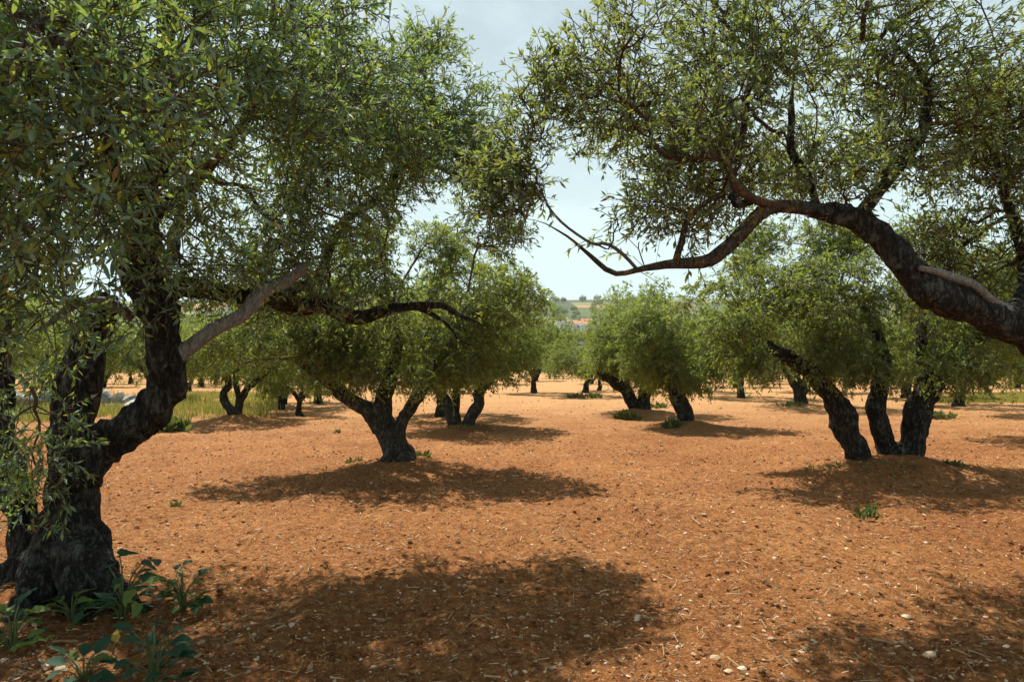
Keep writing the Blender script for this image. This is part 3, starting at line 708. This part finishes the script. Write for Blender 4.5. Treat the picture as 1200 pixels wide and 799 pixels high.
t = make_tree('olive_tree', gbase(803, 16.7), [
    S([(807, 508, 15), (803, 490, 11), (797, 470, 9.5), (792, 452, 8.5), (790, 425, 6), (785, 390, 4)], 16.7, grow=.55),
    S([(793, 456, 6), (810, 440, 5), (830, 425, 4), (840, 395, 3)], 16.6, grow=.4),
    S([(790, 440, 5), (770, 420, 4), (755, 395, 3)], 16.8, grow=.4),
], [E(790, 385, 16.7, 1.35, 1.4, 1.25, 4), E(838, 405, 16.6, 1.1, 1.1, .9, 1.9), E(795, 440, 16.4, 1.1, 1, .45, 1.3), E(755, 405, 16.8, .9, 1, .8, 1.2)], 1600, 47, per=3.2, nl=10, thr=-0.15, **MID2)
tag(t, 'olive tree with one short stout trunk standing on a small stony mound', 'tree', OAK)

t = make_tree('olive_tree', gbase(277, 18), [
    S([(280, 502, 12), (276, 488, 7), (268, 476, 4.5), (262, 462, 4), (267, 445, 3.5), (262, 420, 2.5)], 18, grow=.5),
    S([(277, 490, 6), (281, 472, 4.5), (288, 456, 4), (304, 444, 3.5), (320, 430, 2.5)], 18, grow=.5),
    S([(279, 482, 4), (279, 462, 3.5), (276, 440, 3), (280, 410, 2)], 18.1, grow=.5),
], [E(275, 410, 18, 1.55, 1.4, .85, 4), E(225, 425, 18, .7, .9, .5, 1), E(320, 425, 18, .7, .9, .5, 1)], 900, 53, per=3.2, nl=10, thr=-0.15, **MID2)
tag(t, 'small olive tree with slender forked stem at the edge of the yellow grass', 'tree', OAK)

# ---- prototypes for the rows behind, placed by copying
def proto(seed, h, rx, kind):
    rng = np.random.default_rng(seed)
    stems = []
    if kind == 0:
        stems = [dict(p=[(0, 0, -.2), (.05, 0, .4), (.02, .05, .9), (-.1, .05, 1.4), (-.1, 0, 2.0)], r=[.24, .155, .13, .10, .05], grow=.5),
                 dict(p=[(0, 0, .8), (.3, .1, 1.3), (.7, .1, 1.7), (.9, 0, 2.2)], r=[.13, .11, .08, .05], grow=.4),
                 dict(p=[(0, 0, .85), (-.4, -.1, 1.3), (-.8, .1, 1.6), (-1.0, .1, 2.0)], r=[.12, .10, .08, .05], grow=.4)]
    elif kind == 1:
        stems = [dict(p=[(.1, 0, -.2), (.1, 0, .3), (.35, 0, .8), (.6, .1, 1.3), (.7, .1, 2.0)], r=[.19, .12, .105, .08, .04], grow=.5),
                 dict(p=[(-.1, 0, -.2), (-.12, 0, .3), (-.4, .05, .8), (-.75, 0, 1.2), (-.9, 0, 1.8)], r=[.18, .12, .105, .08, .04], grow=.5),
                 dict(p=[(0, .1, .2), (0, .2, .9), (0, .3, 1.5), (.1, .3, 2.2)], r=[.13, .11, .09, .05], grow=.5)]
    else:
        stems = [dict(p=[(0, 0, -.2), (-.05, 0, .4), (-.2, 0, .9), (-.35, .1, 1.4), (-.2, .1, 2.0)], r=[.25, .16, .135, .10, .05], grow=.5),
                 dict(p=[(-.2, 0, .9), (.1, -.1, 1.3), (.5, -.2, 1.7), (.8, -.2, 2.1)], r=[.13, .11, .08, .05], grow=.4),
                 dict(p=[(-.3, 0, 1.2), (-.7, .2, 1.5), (-1.1, .2, 1.8)], r=[.1, .08, .05], grow=.4)]
    ells = [((0, 0, h * .60), (rx, rx, h * .38), 4), ((rx * .55, .2, h * .46), (rx * .65, rx * .75, h * .26), 1.8), ((-rx * .55, -.2, h * .46), (rx * .65, rx * .75, h * .26), 1.8), ((.1, -rx * .45, h * .42), (rx * .8, rx * .5, h * .2), 1.3), ((0, rx * .45, h * .42), (rx * .8, rx * .5, h * .2), 1.0)]
    return make_tree('olive_tree', (0, 0, 0), stems, ells, 1250, seed, 'leaf_mid', 1, 3.8, 10, thin=.013, size=0.10, twigL=0.24, sub=0, kb=4, ks=3, fusing=False, wr=0.14, step=0.32, thr=-0.18, clump=1.1, up=0.12, droop=0.45, rnd=0.72, tip=0.004)

PROTO = [proto(61, 4.3, 2.15, 0), proto(67, 4.5, 2.2, 1), proto(71, 4.2, 2.1, 2), proto(73, 4.8, 2.3, 0)]
used = [False] * 4
def place(k, px, d, rz, s, label, group=OAK, zs=1.0, z=None, sx=1.0):
    b = gbase(px, d); 
    if z is not None: b[2] = z
    if used[k]: r = copy_tree(PROTO[k], b, rz, (s * sx, s * sx, s * zs))
    else:
        r = PROTO[k]; r.location = b; r.rotation_euler = (0, 0, rz); r.scale = (s * sx, s * sx, s * zs); used[k] = True
    return tag(r, label, 'tree', group)

place(1, 938, 24, 0.4, 1.0, 'olive tree with low forked trunk seen between the mound tree and the stout tree')
place(2, 1122, 24.5, 2.0, 1.0, 'olive tree at the near end of the green grass strip, trunk lapped by weeds')
place(0, 516, 19.5, 1.1, .95, 'olive tree whose thin trunk shows just behind the elbow-stemmed tree')
place(3, 626, 35, 2.6, 1.08, 'olive tree standing alone beside the gap that opens to the hillside', zs=.98, sx=.86)
place(2, 686, 31.5, 3.4, .70, 'low olive tree on a weedy mound below the view of the distant houses', sx=1.2)
place(0, 702, 38, .3, .70, 'low olive tree behind the weedy mound tree at the hillside gap')
place(1, 330, 23, 5.0, .85, 'olive tree with leaning trunk behind the slender tree by the yellow grass')
place(0, 352, 20, 3.3, .55, 'small shrubby young olive with thin stems beside the yellow grass')
place(3, 374, 26, 4.3, .95, 'olive tree with dark trunk behind the three-stemmed tree')
place(2, 180, 27, 1.2, 1.0, 'olive tree rising behind the white stone heap and grass')
place(1, 60, 25, 2.2, 1.0, 'olive tree standing in the grass in front of the white stone heap')
place(3, -60, 20, .2, 1.05, 'olive tree in the grass, half hidden by the massive old tree')
place(0, 1192, 42, .9, 1.0, 'olive tree at the far end of the green grass strip')
place(3, 868, 30, 1.9, 1.0, 'olive tree behind the low forked one, its trunk half covered by foliage')
place(1, 1060, 30, 3.9, 1.05, 'olive tree behind the mound tree and ahead of the back rows')
place(3, 1245, 13.5, 2.9, .95, 'olive tree at the right border of the orchard, mostly out of view')
place(2, 1222, 19.5, 4.1, 1.05, 'olive tree at the right border behind the partly seen border tree')
r2 = random.Random(5)
FARL = 'olive tree in the far back rows of the orchard'
for row, d in enumerate((37, 43, 50, 58, 67, 78)):
    x = -d * .82 + (row % 2) * 3.2
    while x < d * .86:
        xx = x + r2.uniform(-.8, .8); px = 600 + xx / d * FPX
        s = r2.uniform(.85, 1.05)
        if 636 < px < 715: s = min(s, (1.45 + d * 0.024) / 4.6)
        if not (565 < px < 730 and d < 45): place(r2.randrange(4), px, d + r2.uniform(-1, 1), r2.uniform(0, 6.28), s, FARL, 'olive trees in the back rows')
        x += 6.6
WOODL = 'round tree on the far hillside below the houses'
for i in range(46):
    d = r2.uniform(300, 372); px = r2.uniform(560, 780)
    xx = (px - 600) / FPX * d
    place(r2.randrange(4), px, d, r2.uniform(0, 6.28), r2.uniform(1.6, 2.4), WOODL, 'trees on the far hillside', z=float(hill_z(np.array(xx), np.array(d))) - .2)

for i in range(70):
    d = r2.uniform(520, 800); px = r2.uniform(600, 760); xx = (px - 600) / FPX * d
    place(r2.randrange(4), px, d, r2.uniform(0, 6.28), r2.uniform(1.0, 2.0), 'small round tree dotted among the fields of the upper hillside', 'trees on the upper hillside', z=float(hill_z(np.array(xx), np.array(d))) - .3)

# ------------------------------------------------------------------ houses on the hillside
HW = simple_mat('whitewashed_wall', [(0.3, (0.66, 0.62, 0.56)), (0.7, (0.78, 0.75, 0.70))], 1.0)
HR = simple_mat('terracotta_roof', [(0.3, (0.42, 0.18, 0.09)), (0.7, (0.55, 0.26, 0.13))], 2.0)
HD = simple_mat('dark_window', [(0.3, (0.03, 0.03, 0.035)), (0.7, (0.05, 0.05, 0.055))], 2.0, 0.2)
HF = simple_mat('pale_flat_roof', [(0.3, (0.55, 0.57, 0.60)), (0.7, (0.70, 0.72, 0.74))], 1.0)
def box_arr(x0, x1, y0, y1, z0, z1):
    V = np.array([(x, y, z) for z in (z0, z1) for y in (y0, y1) for x in (x0, x1)], float)
    return V, np.array([(0, 2, 3, 1), (4, 5, 7, 6), (0, 1, 5, 4), (2, 6, 7, 3), (0, 4, 6, 2), (1, 3, 7, 5)])
def house(px, py, d, w, dep, h, roof, label):
    p = at(px, py, d); z = float(hill_z(np.array(p[0]), np.array(d)))
    root = bpy.data.objects.new('farmhouse', None); COL.objects.link(root); root.location = (p[0], d, z); root.rotation_euler = (0, 0, .2)
    V, F = box_arr(-w / 2, w / 2, -dep / 2, dep / 2, -3, h); link('wall', mk_mesh('wall', V, F, HW, False), root)
    if roof == 'gable':
        a, b = w / 2 + .4, dep / 2 + .4; rh = h + dep * .28
        V = [(-a, -b, h + .01), (a, -b, h + .01), (a, b, h + .01), (-a, b, h + .01), (-a, 0, rh), (a, 0, rh)]
        me = mk_mesh('roof', V, [np.array([(0, 4, 3), (1, 2, 5)]), np.array([(0, 1, 5, 4), (2, 3, 4, 5), (0, 3, 2, 1)])], HR, False)
    else:
        V, F = box_arr(-w / 2 - .3, w / 2 + .3, -dep / 2 - .3, dep / 2 + .3, h + .005, h + .4); me = mk_mesh('roof', V, F, HF, False)
    link('roof', me, root)
    n = max(2, int(w / 3.5))
    for i in range(n):
        x = -w / 2 + (i + .5) * w / n
        V, F = box_arr(x - .5, x + .5, -dep / 2 - .06, -dep / 2 + .1, h * .38, h * .38 + 1.3); link('window', mk_mesh('window', V, F, HD, False), root)
    V, F = box_arr(-.55 + w * .1, .55 + w * .1, -dep / 2 - .08, -dep / 2 + .1, -.5, 1.0); link('door', mk_mesh('door', V, F, HD, False), root)
    tag(root, label, 'house', 'farmhouses on the far hillside')
house(664, 381, 480, 12, 8, 4.5, 'flat', 'long white flat-roofed farmhouse on the far hillside')
house(679, 381, 470, 9, 8, 4.2, 'gable', 'white farmhouse with terracotta gable roof on the far hillside')
house(690, 384, 462, 11, 9, 3.4, 'flat', 'low pale farm shed beside the terracotta-roofed farmhouse')
house(687, 378, 500, 8, 7, 4.2, 'gable', 'small farmhouse behind the terracotta-roofed one on the far hillside')

# ------------------------------------------------------------------ loose things on the ground
ICO_V = None
def ico():
    t = (1 + 5 ** .5) / 2
    V = norm(np.array([(-1, t, 0), (1, t, 0), (-1, -t, 0), (1, -t, 0), (0, -1, t), (0, 1, t), (0, -1, -t), (0, 1, -t), (t, 0, -1), (t, 0, 1), (-t, 0, -1), (-t, 0, 1)], float))
    F = np.array([(0, 11, 5), (0, 5, 1), (0, 1, 7), (0, 7, 10), (0, 10, 11), (1, 5, 9), (5, 11, 4), (11, 10, 2), (10, 7, 6), (7, 1, 8), (3, 9, 4), (3, 4, 2), (3, 2, 6), (3, 6, 8), (3, 8, 9), (4, 9, 5), (2, 4, 11), (6, 2, 10), (8, 6, 7), (9, 8, 1)])
    return V, F
IV, IF = ico()

def scatter_xy(n, d0, d1, rng, pw=1.0, spread=0.82):
    """positions spread evenly per log distance"""
    d = d0 * (d1 / d0) ** (rng.random(n) ** pw); x = (rng.random(n) * 2 - 1) * (d + .5) * spread
    return x, d

OV = np.array([(1, 0, 0), (-1, 0, 0), (0, 1, 0), (0, -1, 0), (0, 0, 1), (0, 0, -1)], float)
OF = np.array([(0, 2, 4), (2, 1, 4), (1, 3, 4), (3, 0, 4), (2, 0, 5), (1, 2, 5), (3, 1, 5), (0, 3, 5)])
def lumps(name, n, d0, d1, s0, s1, mat, seed, pw=1.0, flat=0.7, label=None, cmul=0.02):
    rng = np.random.default_rng(seed)
    x, d = scatter_xy(n, d0, d1, rng, pw)
    s = (s0 * (s1 / s0) ** (rng.random(n) ** 3.0)) * (0.75 + d * cmul)
    P = np.column_stack([x, d]); z = ground_full(P)
    q = norm(rng.normal(size=(n, 4)))
    w_, a, b, c = q.T
    Rm = np.stack([np.stack([1 - 2 * (b * b + c * c), 2 * (a * b - c * w_), 2 * (a * c + b * w_)], 1), np.stack([2 * (a * b + c * w_), 1 - 2 * (a * a + c * c), 2 * (b * c - a * w_)], 1), np.stack([2 * (a * c - b * w_), 2 * (b * c + a * w_), 1 - 2 * (a * a + b * b)], 1)], 1)
    BV, BF = (IV, IF) if d1 < 9 else (OV, OF)
    V = BV[None] * (1 + rng.normal(size=(n, len(BV), 1)) * 0.20) * (np.stack([np.ones(n), 0.65 + .35 * rng.random(n), 0.5 + .4 * rng.random(n)], 1) * s[:, None])[:, None, :]
    V = np.einsum('nij,nkj->nki', Rm, V); V[:, :, 2] *= flat
    V += np.column_stack([x, d, z + s * 0.10])[:, None, :]
    F = (BF[None] + np.arange(n)[:, None, None] * len(BV)).reshape(-1, 3)
    tag(link(name, mk_mesh(name, V.reshape(-1, 3), F, mat, False)), label, kind='stuff')
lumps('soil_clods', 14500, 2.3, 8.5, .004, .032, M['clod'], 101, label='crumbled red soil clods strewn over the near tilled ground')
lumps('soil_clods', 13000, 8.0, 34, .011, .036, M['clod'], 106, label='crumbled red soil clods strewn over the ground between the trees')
lumps('gravel', 7500, 2.3, 8.5, .004, .020, M['pebble'], 102, label='pale limestone gravel strewn over the near red soil')
lumps('gravel', 7000, 8.0, 34, .008, .022, M['pebble'], 107, label='pale limestone gravel strewn over the soil between the trees')

def straw(n, seed):
    rng = np.random.default_rng(seed)
    x, d = scatter_xy(n, 2.3, 22, rng)
    L = (.010 + .045 * rng.random(n) ** 2.5) * (0.8 + d * .025); w = .0009 + d * 0.00030
    a = rng.random(n) * np.pi * 2; t = np.column_stack([np.cos(a), np.sin(a)]) * L[:, None]; s = np.column_stack([-np.sin(a), np.cos(a)]) * w[:, None]
    c = np.column_stack([x, d]); V = []
    for k, q in ((-1, c - t - s), (-1, c - t + s), (1, c + t + s), (1, c + t - s)):
        V.append(np.column_stack([q, ground_full(c + k * t) + .010 + .014 * rng.random(n)]))
    V = np.stack(V, 1).reshape(-1, 3); F = np.arange(n * 4).reshape(-1, 4)
    tag(link('straw_litter', mk_mesh('straw_litter', V, F, M['straw'], False)), 'dry straw and twig litter on the red soil', kind='stuff')
straw(12000, 103)

def dead_leaves(n, seed):
    rng = np.random.default_rng(seed)
    c = np.array([-2.45, 3.75]) + rng.normal(size=(n, 2)) * [.55, .42]
    a = rng.random(n) * 6.28; L = .015 + .06 * rng.random(n) ** 2
    d = np.column_stack([np.cos(a), np.sin(a), rng.normal(0, .25, n)]); d = norm(d)
    nr = norm(np.column_stack([rng.normal(0, .35, n), rng.normal(0, .35, n), np.ones(n)])); nr = norm(nr - d * np.sum(nr * d, 1, keepdims=True))
    p = np.column_stack([c, ground_full(c) + .012 + .03 * rng.random(n)])
    V, F3, F4 = leaf_mesh(p, d, nr, L, rng, 0, .17)
    tag(link('leaf_litter', mk_mesh('leaf_litter', V, [F3, F4], M['litter'])), 'brown fallen leaf litter under the massive old tree', kind='stuff')
dead_leaves(700, 104)

# stones one can pick out
def stone_mesh(seed, mat, sub=2):
    rng = np.random.default_rng(seed); import bmesh
    bm = bmesh.new(); bmesh.ops.create_icosphere(bm, subdivisions=sub, radius=1)
    V = np.array([v.co for v in bm.verts]); F = np.array([[v.index for v in f.verts] for f in bm.faces]); bm.free()
    for k in range(11):       # chip flat faces
        nrm = norm(rng.normal(size=3)); t = .40 + .35 * rng.random(); dd = V @ nrm
        V = V - np.maximum(dd - t, 0)[:, None] * nrm * .9
    V = V * (1 + .09 * vnoise(V * 2.2 + seed, seed))[:, None] * [1, .8, .62]
    return mk_mesh('stone', V, F, mat, False)
SM = [stone_mesh(200 + i, M['stone']) for i in range(6)]
rs = np.random.default_rng(105)
def stone(px, py, wpx, label='small pale limestone stone lying loose on the tilled red soil', group='loose stones on the red soil'):
    y = 425.0 - .5
    d = CAM_Z * FPX / max(py - 425, 8)
    p = at(px, 425, d); z = float(ground_full(np.array([[p[0], d]]))[0]); r = wpx * d / FPX / 2
    o = link('stone', SM[int(rs.integers(6))], None, (p[0], d, z + r * .10)); o.scale = (r, r * rs.uniform(.8, 1.1), r * rs.uniform(.7, .95)); o.rotation_euler = (rs.normal() * .25, rs.normal() * .25, rs.random() * 6.28)
    tag(o, label, 'stone', group)
for q in [(612, 719, 13), (1082, 768, 24), (1057, 721, 13), (604, 780, 12), (647, 776, 12), (745, 722, 14), (810, 762, 12), (834, 770, 16), (852, 783, 18), (866, 781, 13), (900, 746, 14), (801, 716, 10), (754, 715, 9), (688, 740, 12), (935, 762, 11),
          (1046, 755, 10), (1060, 795, 11), (1190, 728, 14), (965, 655, 10), (1010, 690, 9), (905, 655, 8), (700, 660, 8), (730, 645, 8), (576, 660, 8), (823, 608, 9), (870, 615, 9), (1148, 785, 10), (618, 795, 14), (672, 795, 14), (560, 796, 12),
          (440, 770, 11), (345, 735, 12), (365, 780, 12), (300, 720, 9), (520, 690, 9), (240, 748, 12), (195, 755, 12), (62, 770, 18), (30, 780, 16), (78, 778, 20), (90, 790, 14), (12, 765, 12), (1110, 640, 8), (1150, 610, 7), (980, 612, 8), (1035, 630, 8)]:
    stone(*q)
for i in range(200):
    py = 560 + 235 * rs.random() ** .8; stone(rs.uniform(140, 1200) if py < 720 else rs.uniform(230, 1200), py, rs.uniform(4.5, 9.5) * (0.6 + .4 * (py - 500) / 300))

# white stone heap in the grass at the left
heap = bpy.data.objects.new('stone_heap', None); COL.objects.link(heap); hb = gbase(100, 23.5); heap.location = hb
RM = [stone_mesh(300 + i, M['rock']) for i in range(4)]
for i in range(46):
    x = rs.uniform(-2.6, 2.8); s = rs.uniform(.22, .5); lay = rs.random()
    o = link('stone', RM[int(rs.integers(4))], heap, (x, rs.normal() * .45, lay * .42 * (1 - abs(x) / 3.6) + s * .25)); o.scale = (s * rs.uniform(1, 1.5), s, s); o.rotation_euler = (rs.normal() * .3, rs.normal() * .3, rs.random() * 6.28)
tag(heap, 'long heap of pale grey field stones in the grass behind the old tree', 'stone heap')

# ------------------------------------------------------------------ grass and weeds
def blades(name, C, hgt, mat, rng, wid=.006, lean=.35):
    n = len(C); a = rng.random(n) * 6.28; h = hgt * (.5 + .8 * rng.random(n)); w = wid * (.7 + .6 * rng.random(n))
    side = np.column_stack([np.cos(a), np.sin(a), np.zeros(n)]); b2 = rng.random(n) * 6.28
    ln = np.column_stack([np.cos(b2), np.sin(b2), np.zeros(n)]) * (lean * h * (.3 + rng.random(n)))[:, None]
    up = np.array([0, 0, 1.0])
    V = np.stack([C - side * w[:, None], C + side * w[:, None], C + ln * .35 + up * (h * .6)[:, None] + side * w[:, None] * .7, C + ln * .35 + up * (h * .6)[:, None] - side * w[:, None] * .7, C + ln + up * (h * .97)[:, None]], 1)
    bs = np.arange(n)[:, None] * 5
    return mk_mesh(name, V.reshape(-1, 3), [bs + [3, 2, 4], bs + [0, 1, 2, 3]], mat)
def grass_patch(n, fn, hgt, label, seed):
    rng = np.random.default_rng(seed); P = fn(rng, n * 3)
    P = P[vnoise(P * .8, seed) + .5 * vnoise(P * 2.7, seed + 1) > -.28][:n]
    C = np.column_stack([P, ground_full(P) - .02])
    tag(link('grass', blades('grass', C, hgt, M['grass'], rng, .011)), label, kind='stuff')
def left_region(rng, n):
    d = 17.5 + 15 * rng.random(n); px = rng.uniform(-120, 330, n)
    ok = px < 345 - 9 * np.maximum(0, 22 - d) ** 1.2 - 30 * rng.random(n)
    ok &= ~((px > 225) & (d < 18.3)); return np.column_stack([(px - 600) / FPX * d, d])[ok]
grass_patch(20000, left_region, .30, 'yellow-green tall grass along the left edge of the orchard', 401)
def right_region(rng, n):
    d = 25.5 + 9 * rng.random(n); px = rng.uniform(1078, 1330, n); return np.column_stack([(px - 600) / FPX * d, d])
grass_patch(13000, right_region, .13, 'green grass strip at the right side of the orchard', 402)

def weed(px, py, w, h, n, label, seed):
    rng = np.random.default_rng(seed); d = CAM_Z * FPX / (py - 425.0); b = gbase(px, d); n = int(n * .6); h = h * .8; w = w if 'patch' in label else w * .65
    r = np.sqrt(rng.random(n)) * w; a = rng.random(n) * 6.28
    loc = np.column_stack([np.cos(a) * r, np.sin(a) * r * .7]); zz = ground_low(loc + b[:2]) - b[2]
    t = norm(np.column_stack([rng.normal(0, .6, n), rng.normal(0, .6, n), .5 + rng.random(n)])); nr = norm(np.cross(t, rng.normal(size=(n, 3))))
    L = h * (.5 + .8 * rng.random(n)); p = np.column_stack([loc, zz + h * .5 * rng.random(n) * (1 - r / w)])
    V, F3, F4 = leaf_mesh(p, t, nr, L, rng, 0, .17)
    m2 = n // 3; C = np.column_stack([loc[:m2], zz[:m2] - .01])
    o = link('weed', mk_mesh('weed', V, [F3, F4], M['weed']), None, b); tag(o, label, 'weed', 'low weeds on the soil')
    if 'patch' in label: o.name = 'weed_patch'; tag(o, kind='stuff')
for i, (px, py, w, h, n, lb) in enumerate([
    (1010, 607, .16, .13, 60, 'little green weed alone on the soil before the mound'), (1019, 598, .08, .10, 26, 'tiny weed sprig just behind the lone little weed'),
    (962, 555, .28, .06, 110, 'low green weed patch at the foot of the leftmost mound stem'), (1045, 562, .45, .06, 150, 'thin green weed patch spread over the earth mound'),
    (1118, 557, .22, .09, 90, 'weed tuft at the far end of the earth mound'), (415, 545, .22, .09, 90, 'weed tuft at the left foot of the three-stemmed tree'),
    (492, 540, .25, .14, 120, 'dark weed tuft behind the right root of the three-stemmed tree'), (548, 504, .5, .09, 150, 'weed patch under the elbow-stemmed tree'),
    (735, 491, .55, .22, 220, 'bushy weed tuft beside the slanting-stem tree'), (786, 502, .35, .20, 150, 'weed tuft at the left foot of the stout tree'),
    (770, 478, .45, .22, 160, 'weed tuft behind the slanting-stem tree'), (676, 466, .6, .25, 160, 'weed tuft left of the low mound tree trunk'), (697, 466, .5, .25, 140, 'weed tuft right of the low mound tree trunk'),
    (208, 592, .10, .08, 40, 'small weed on bare soil beyond the old trunk'), (395, 506, .10, .12, 40, 'small weed beneath a drooping twig'), (1098, 490, .6, .25, 220, 'weeds round the trunk at the grass strip'),
    (925, 478, .5, .18, 130, 'weed patch by the low forked trunk'), (203, 505, .5, .35, 300, 'leafy weed clump at the edge of the yellow grass')]):
    weed(px, py, w, h, n, lb, 500 + i)

# broad-leaved plants at the foot of the old tree
def broad_leaf_mesh(kind, mat, seed):
    rng = np.random.default_rng(seed)
    ys = np.linspace(0, 1, 9)
    if kind == 'arrow': ws = np.array([.20, .36, .40, .36, .30, .23, .15, .08, 0]); y0 = np.array([-.16, -.02, .1, .2, .35, .5, .66, .83, 1.0])
    elif kind == 'strap': ws = np.array([.02, .07, .11, .13, .135, .125, .10, .06, 0]); y0 = ys
    else: ws = np.array([.05, .20, .31, .36, .36, .32, .25, .14, 0]); y0 = ys
    V, F = [], []
    for i, (y, w) in enumerate(zip(y0, ws)):
        w = w * (1 + .10 * rng.normal()); z = -.22 * max(y, 0) ** 2 + .02 * rng.normal()
        ym = y if kind != 'arrow' or i > 1 else 0.02 * i
        V += [(-w, y, z + w * .32 + .03 * rng.normal()), (-w * .5, (y + ym) / 2, z + w * .10), (0, ym, z), (w * .5, (y + ym) / 2, z + w * .10), (w, y, z + w * .32 + .03 * rng.normal())]
    for i in range(8):
        for k in range(4):
            a = i * 5 + k; F.append((a, a + 1, a + 6, a + 5))
    return mk_mesh('leaf', np.array(V), np.array(F), mat)
BL = {('arrow', 'broad'): None}
def plant(px, d, label, leaves):
    """leaves: (tip px, tip py, tip depth offset, kind, material, length m, droop direction angle)"""
    b = gbase(px, d); root = bpy.data.objects.new('broad_leaved_plant', None); COL.objects.link(root); root.location = b
    for i, (lx, ly, dd, kind, mat, ln, ang, pit) in enumerate(leaves):
        q = at(lx, ly, d + dd) - b; q[2] = max(q[2], .03)
        key = (kind, mat)
        if BL.get(key) is None: BL[key] = broad_leaf_mesh(kind, M[mat], 600 + len(BL))
        ln *= .8; o = link('leaf', BL[key], root, q); o.scale = (ln, ln, ln)
        o.rotation_euler = (math.radians(pit), math.radians(r2.uniform(-25, 25)), math.radians(ang))
        bb = Buf(); mid = np.array([q[0] * .35, q[1] * .35, q[2] * .7]); P, R = resample([np.array([0, 0, -.02]), mid, q], [.006, .005, .0035], .03)
        tube(bb, P, R, 5); link('stalk', bb.mesh('stalk', M['stalk']), root)
    if len(leaves) > 1:
        hmax = max(o.location.z for o in root.children if o.name.startswith('leaf')); hmax = min(max(hmax, .13), .30)
        for i in range(10 if hmax < .2 else 24):
            a = r2.uniform(0, 6.28); rr = r2.uniform(.03, .13); kind, mat = r2.choice([l[3] for l in leaves]), r2.choice([l[4] for l in leaves])
            if kind == 'strap': kind = 'oval'
            if BL.get((kind, mat)) is None: BL[(kind, mat)] = broad_leaf_mesh(kind, M[mat], 600 + len(BL))
            q = Vector((math.cos(a) * rr, math.sin(a) * rr * .8, r2.uniform(.03, hmax)))
            o = link('leaf', BL[(kind, mat)], root, q); ln = r2.uniform(.06, .10); o.scale = (ln, ln * r2.uniform(1, 1.3), ln)
            o.rotation_euler = (math.radians(r2.uniform(-10, 35)), math.radians(r2.uniform(-30, 30)), a - math.pi / 2 + r2.uniform(-.4, .4))
            bb = Buf(); P, R = resample([np.array([0, 0, -.02]), np.array(q) * [.4, .4, .7], np.array(q)], [.005, .004, .003], .03)
            tube(bb, P, R, 4); link('stalk', bb.mesh('stalk', M['stalk']), root)
    tag(root, label, 'plant', 'broad-leaved plants at the old tree')
plant(150, 4.15, 'tall broad-leaved weed with teal arrow leaves beside the flared roots', [
    (140, 650, .1, 'arrow', 'broad', .13, -60, 10), (165, 660, 0, 'arrow', 'broad', .15, -100, -5), (178, 655, .1, 'oval', 'broad', .13, -130, 0), (135, 705, -.1, 'arrow', 'broad', .17, 130, -15), (122, 700, -.2, 'arrow', 'broad', .16, 60, 15),
    (158, 690, -.1, 'oval', 'broad_lime', .14, 170, -30), (172, 672, 0, 'oval', 'broad', .12, 200, 0), (110, 712, -.2, 'oval', 'broad', .14, 80, 0), (160, 705, -.25, 'oval', 'broad_lime', .11, 230, -50), (128, 664, .15, 'arrow', 'broad', .12, 20, 10)])
plant(90, 4.1, 'leafy lime-tinged weed tuft in front of the flared roots', [
    (70, 705, 0, 'oval', 'broad_lime', .10, 40, 20), (85, 698, 0, 'oval', 'broad', .11, -20, 10), (100, 708, .05, 'oval', 'broad_lime', .10, -70, 0), (60, 715, -.1, 'oval', 'broad_lime', .10, 100, 0), (98, 720, -.1, 'arrow', 'broad', .13, 160, -20)])
plant(22, 3.75, 'weed with one long lime strap leaf and a folded teal leaf', [
    (8, 768, -.1, 'strap', 'broad_lime', .28, -52, 22), (22, 708, .1, 'oval', 'broad', .15, -30, 45), (10, 720, .1, 'oval', 'broad_lime', .10, 40, 10)])
plant(186, 3.35, 'pair of glossy teal leaves standing low on the litter', [
    (182, 772, 0, 'oval', 'broad', .11, -20, 15), (190, 788, -.05, 'oval', 'broad', .12, 160, 10), (202, 770, 0, 'arrow', 'broad', .10, -70, 10), (182, 730, .1, 'oval', 'broad', .09, -60, -10)])
plant(105, 3.35, 'dark green curled weed rising from the leaf litter', [
    (98, 768, 0, 'oval', 'broad', .11, 30, 35), (112, 765, 0, 'oval', 'broad', .12, -10, 50), (115, 790, -.05, 'oval', 'broad', .10, 190, 0), (88, 775, .05, 'oval', 'broad_lime', .08, 60, 60)])
plant(138, 3.75, 'single yellow leaf on a thin stalk among the teal leaves', [(137, 752, 0, 'oval', 'broad_yellow', .085, 0, 75)])
plant(218, 4.35, 'spreading lime-green low plant beside the shade line', [
    (205, 705, 0, 'oval', 'broad_lime', .09, 60, 5), (215, 700, 0, 'oval', 'broad_lime', .09, 10, 10), (228, 704, 0, 'oval', 'broad', .09, -50, 5), (212, 712, -.1, 'oval', 'broad_lime', .09, 140, -5), (226, 712, -.1, 'oval', 'broad', .08, -140, -5), (206, 668, .2, 'oval', 'broad', .09, 0, 30), (214, 662, .2, 'oval', 'broad', .08, -50, 30)])

# ------------------------------------------------------------------ the air between here and the hillside
def haze():
    V, F = box_arr(-1700, 1700, -60, 2650, -4, 140)
    m = bpy.data.materials.new('pale_haze'); m.use_nodes = True; n, l = m.node_tree.nodes, m.node_tree.links; n.clear()
    o = n.new('ShaderNodeOutputMaterial'); v = n.new('ShaderNodeVolumePrincipled')
    v.inputs['Color'].default_value = (.88, .94, 1, 1); v.inputs['Density'].default_value = .00012; v.inputs['Anisotropy'].default_value = .3
    l.new(v.outputs[0], o.inputs['Volume'])
    tag(link('haze', mk_mesh('haze', V, F, m, False)), 'thin pale haze in the air over the orchard and hillside', kind='stuff')
haze()
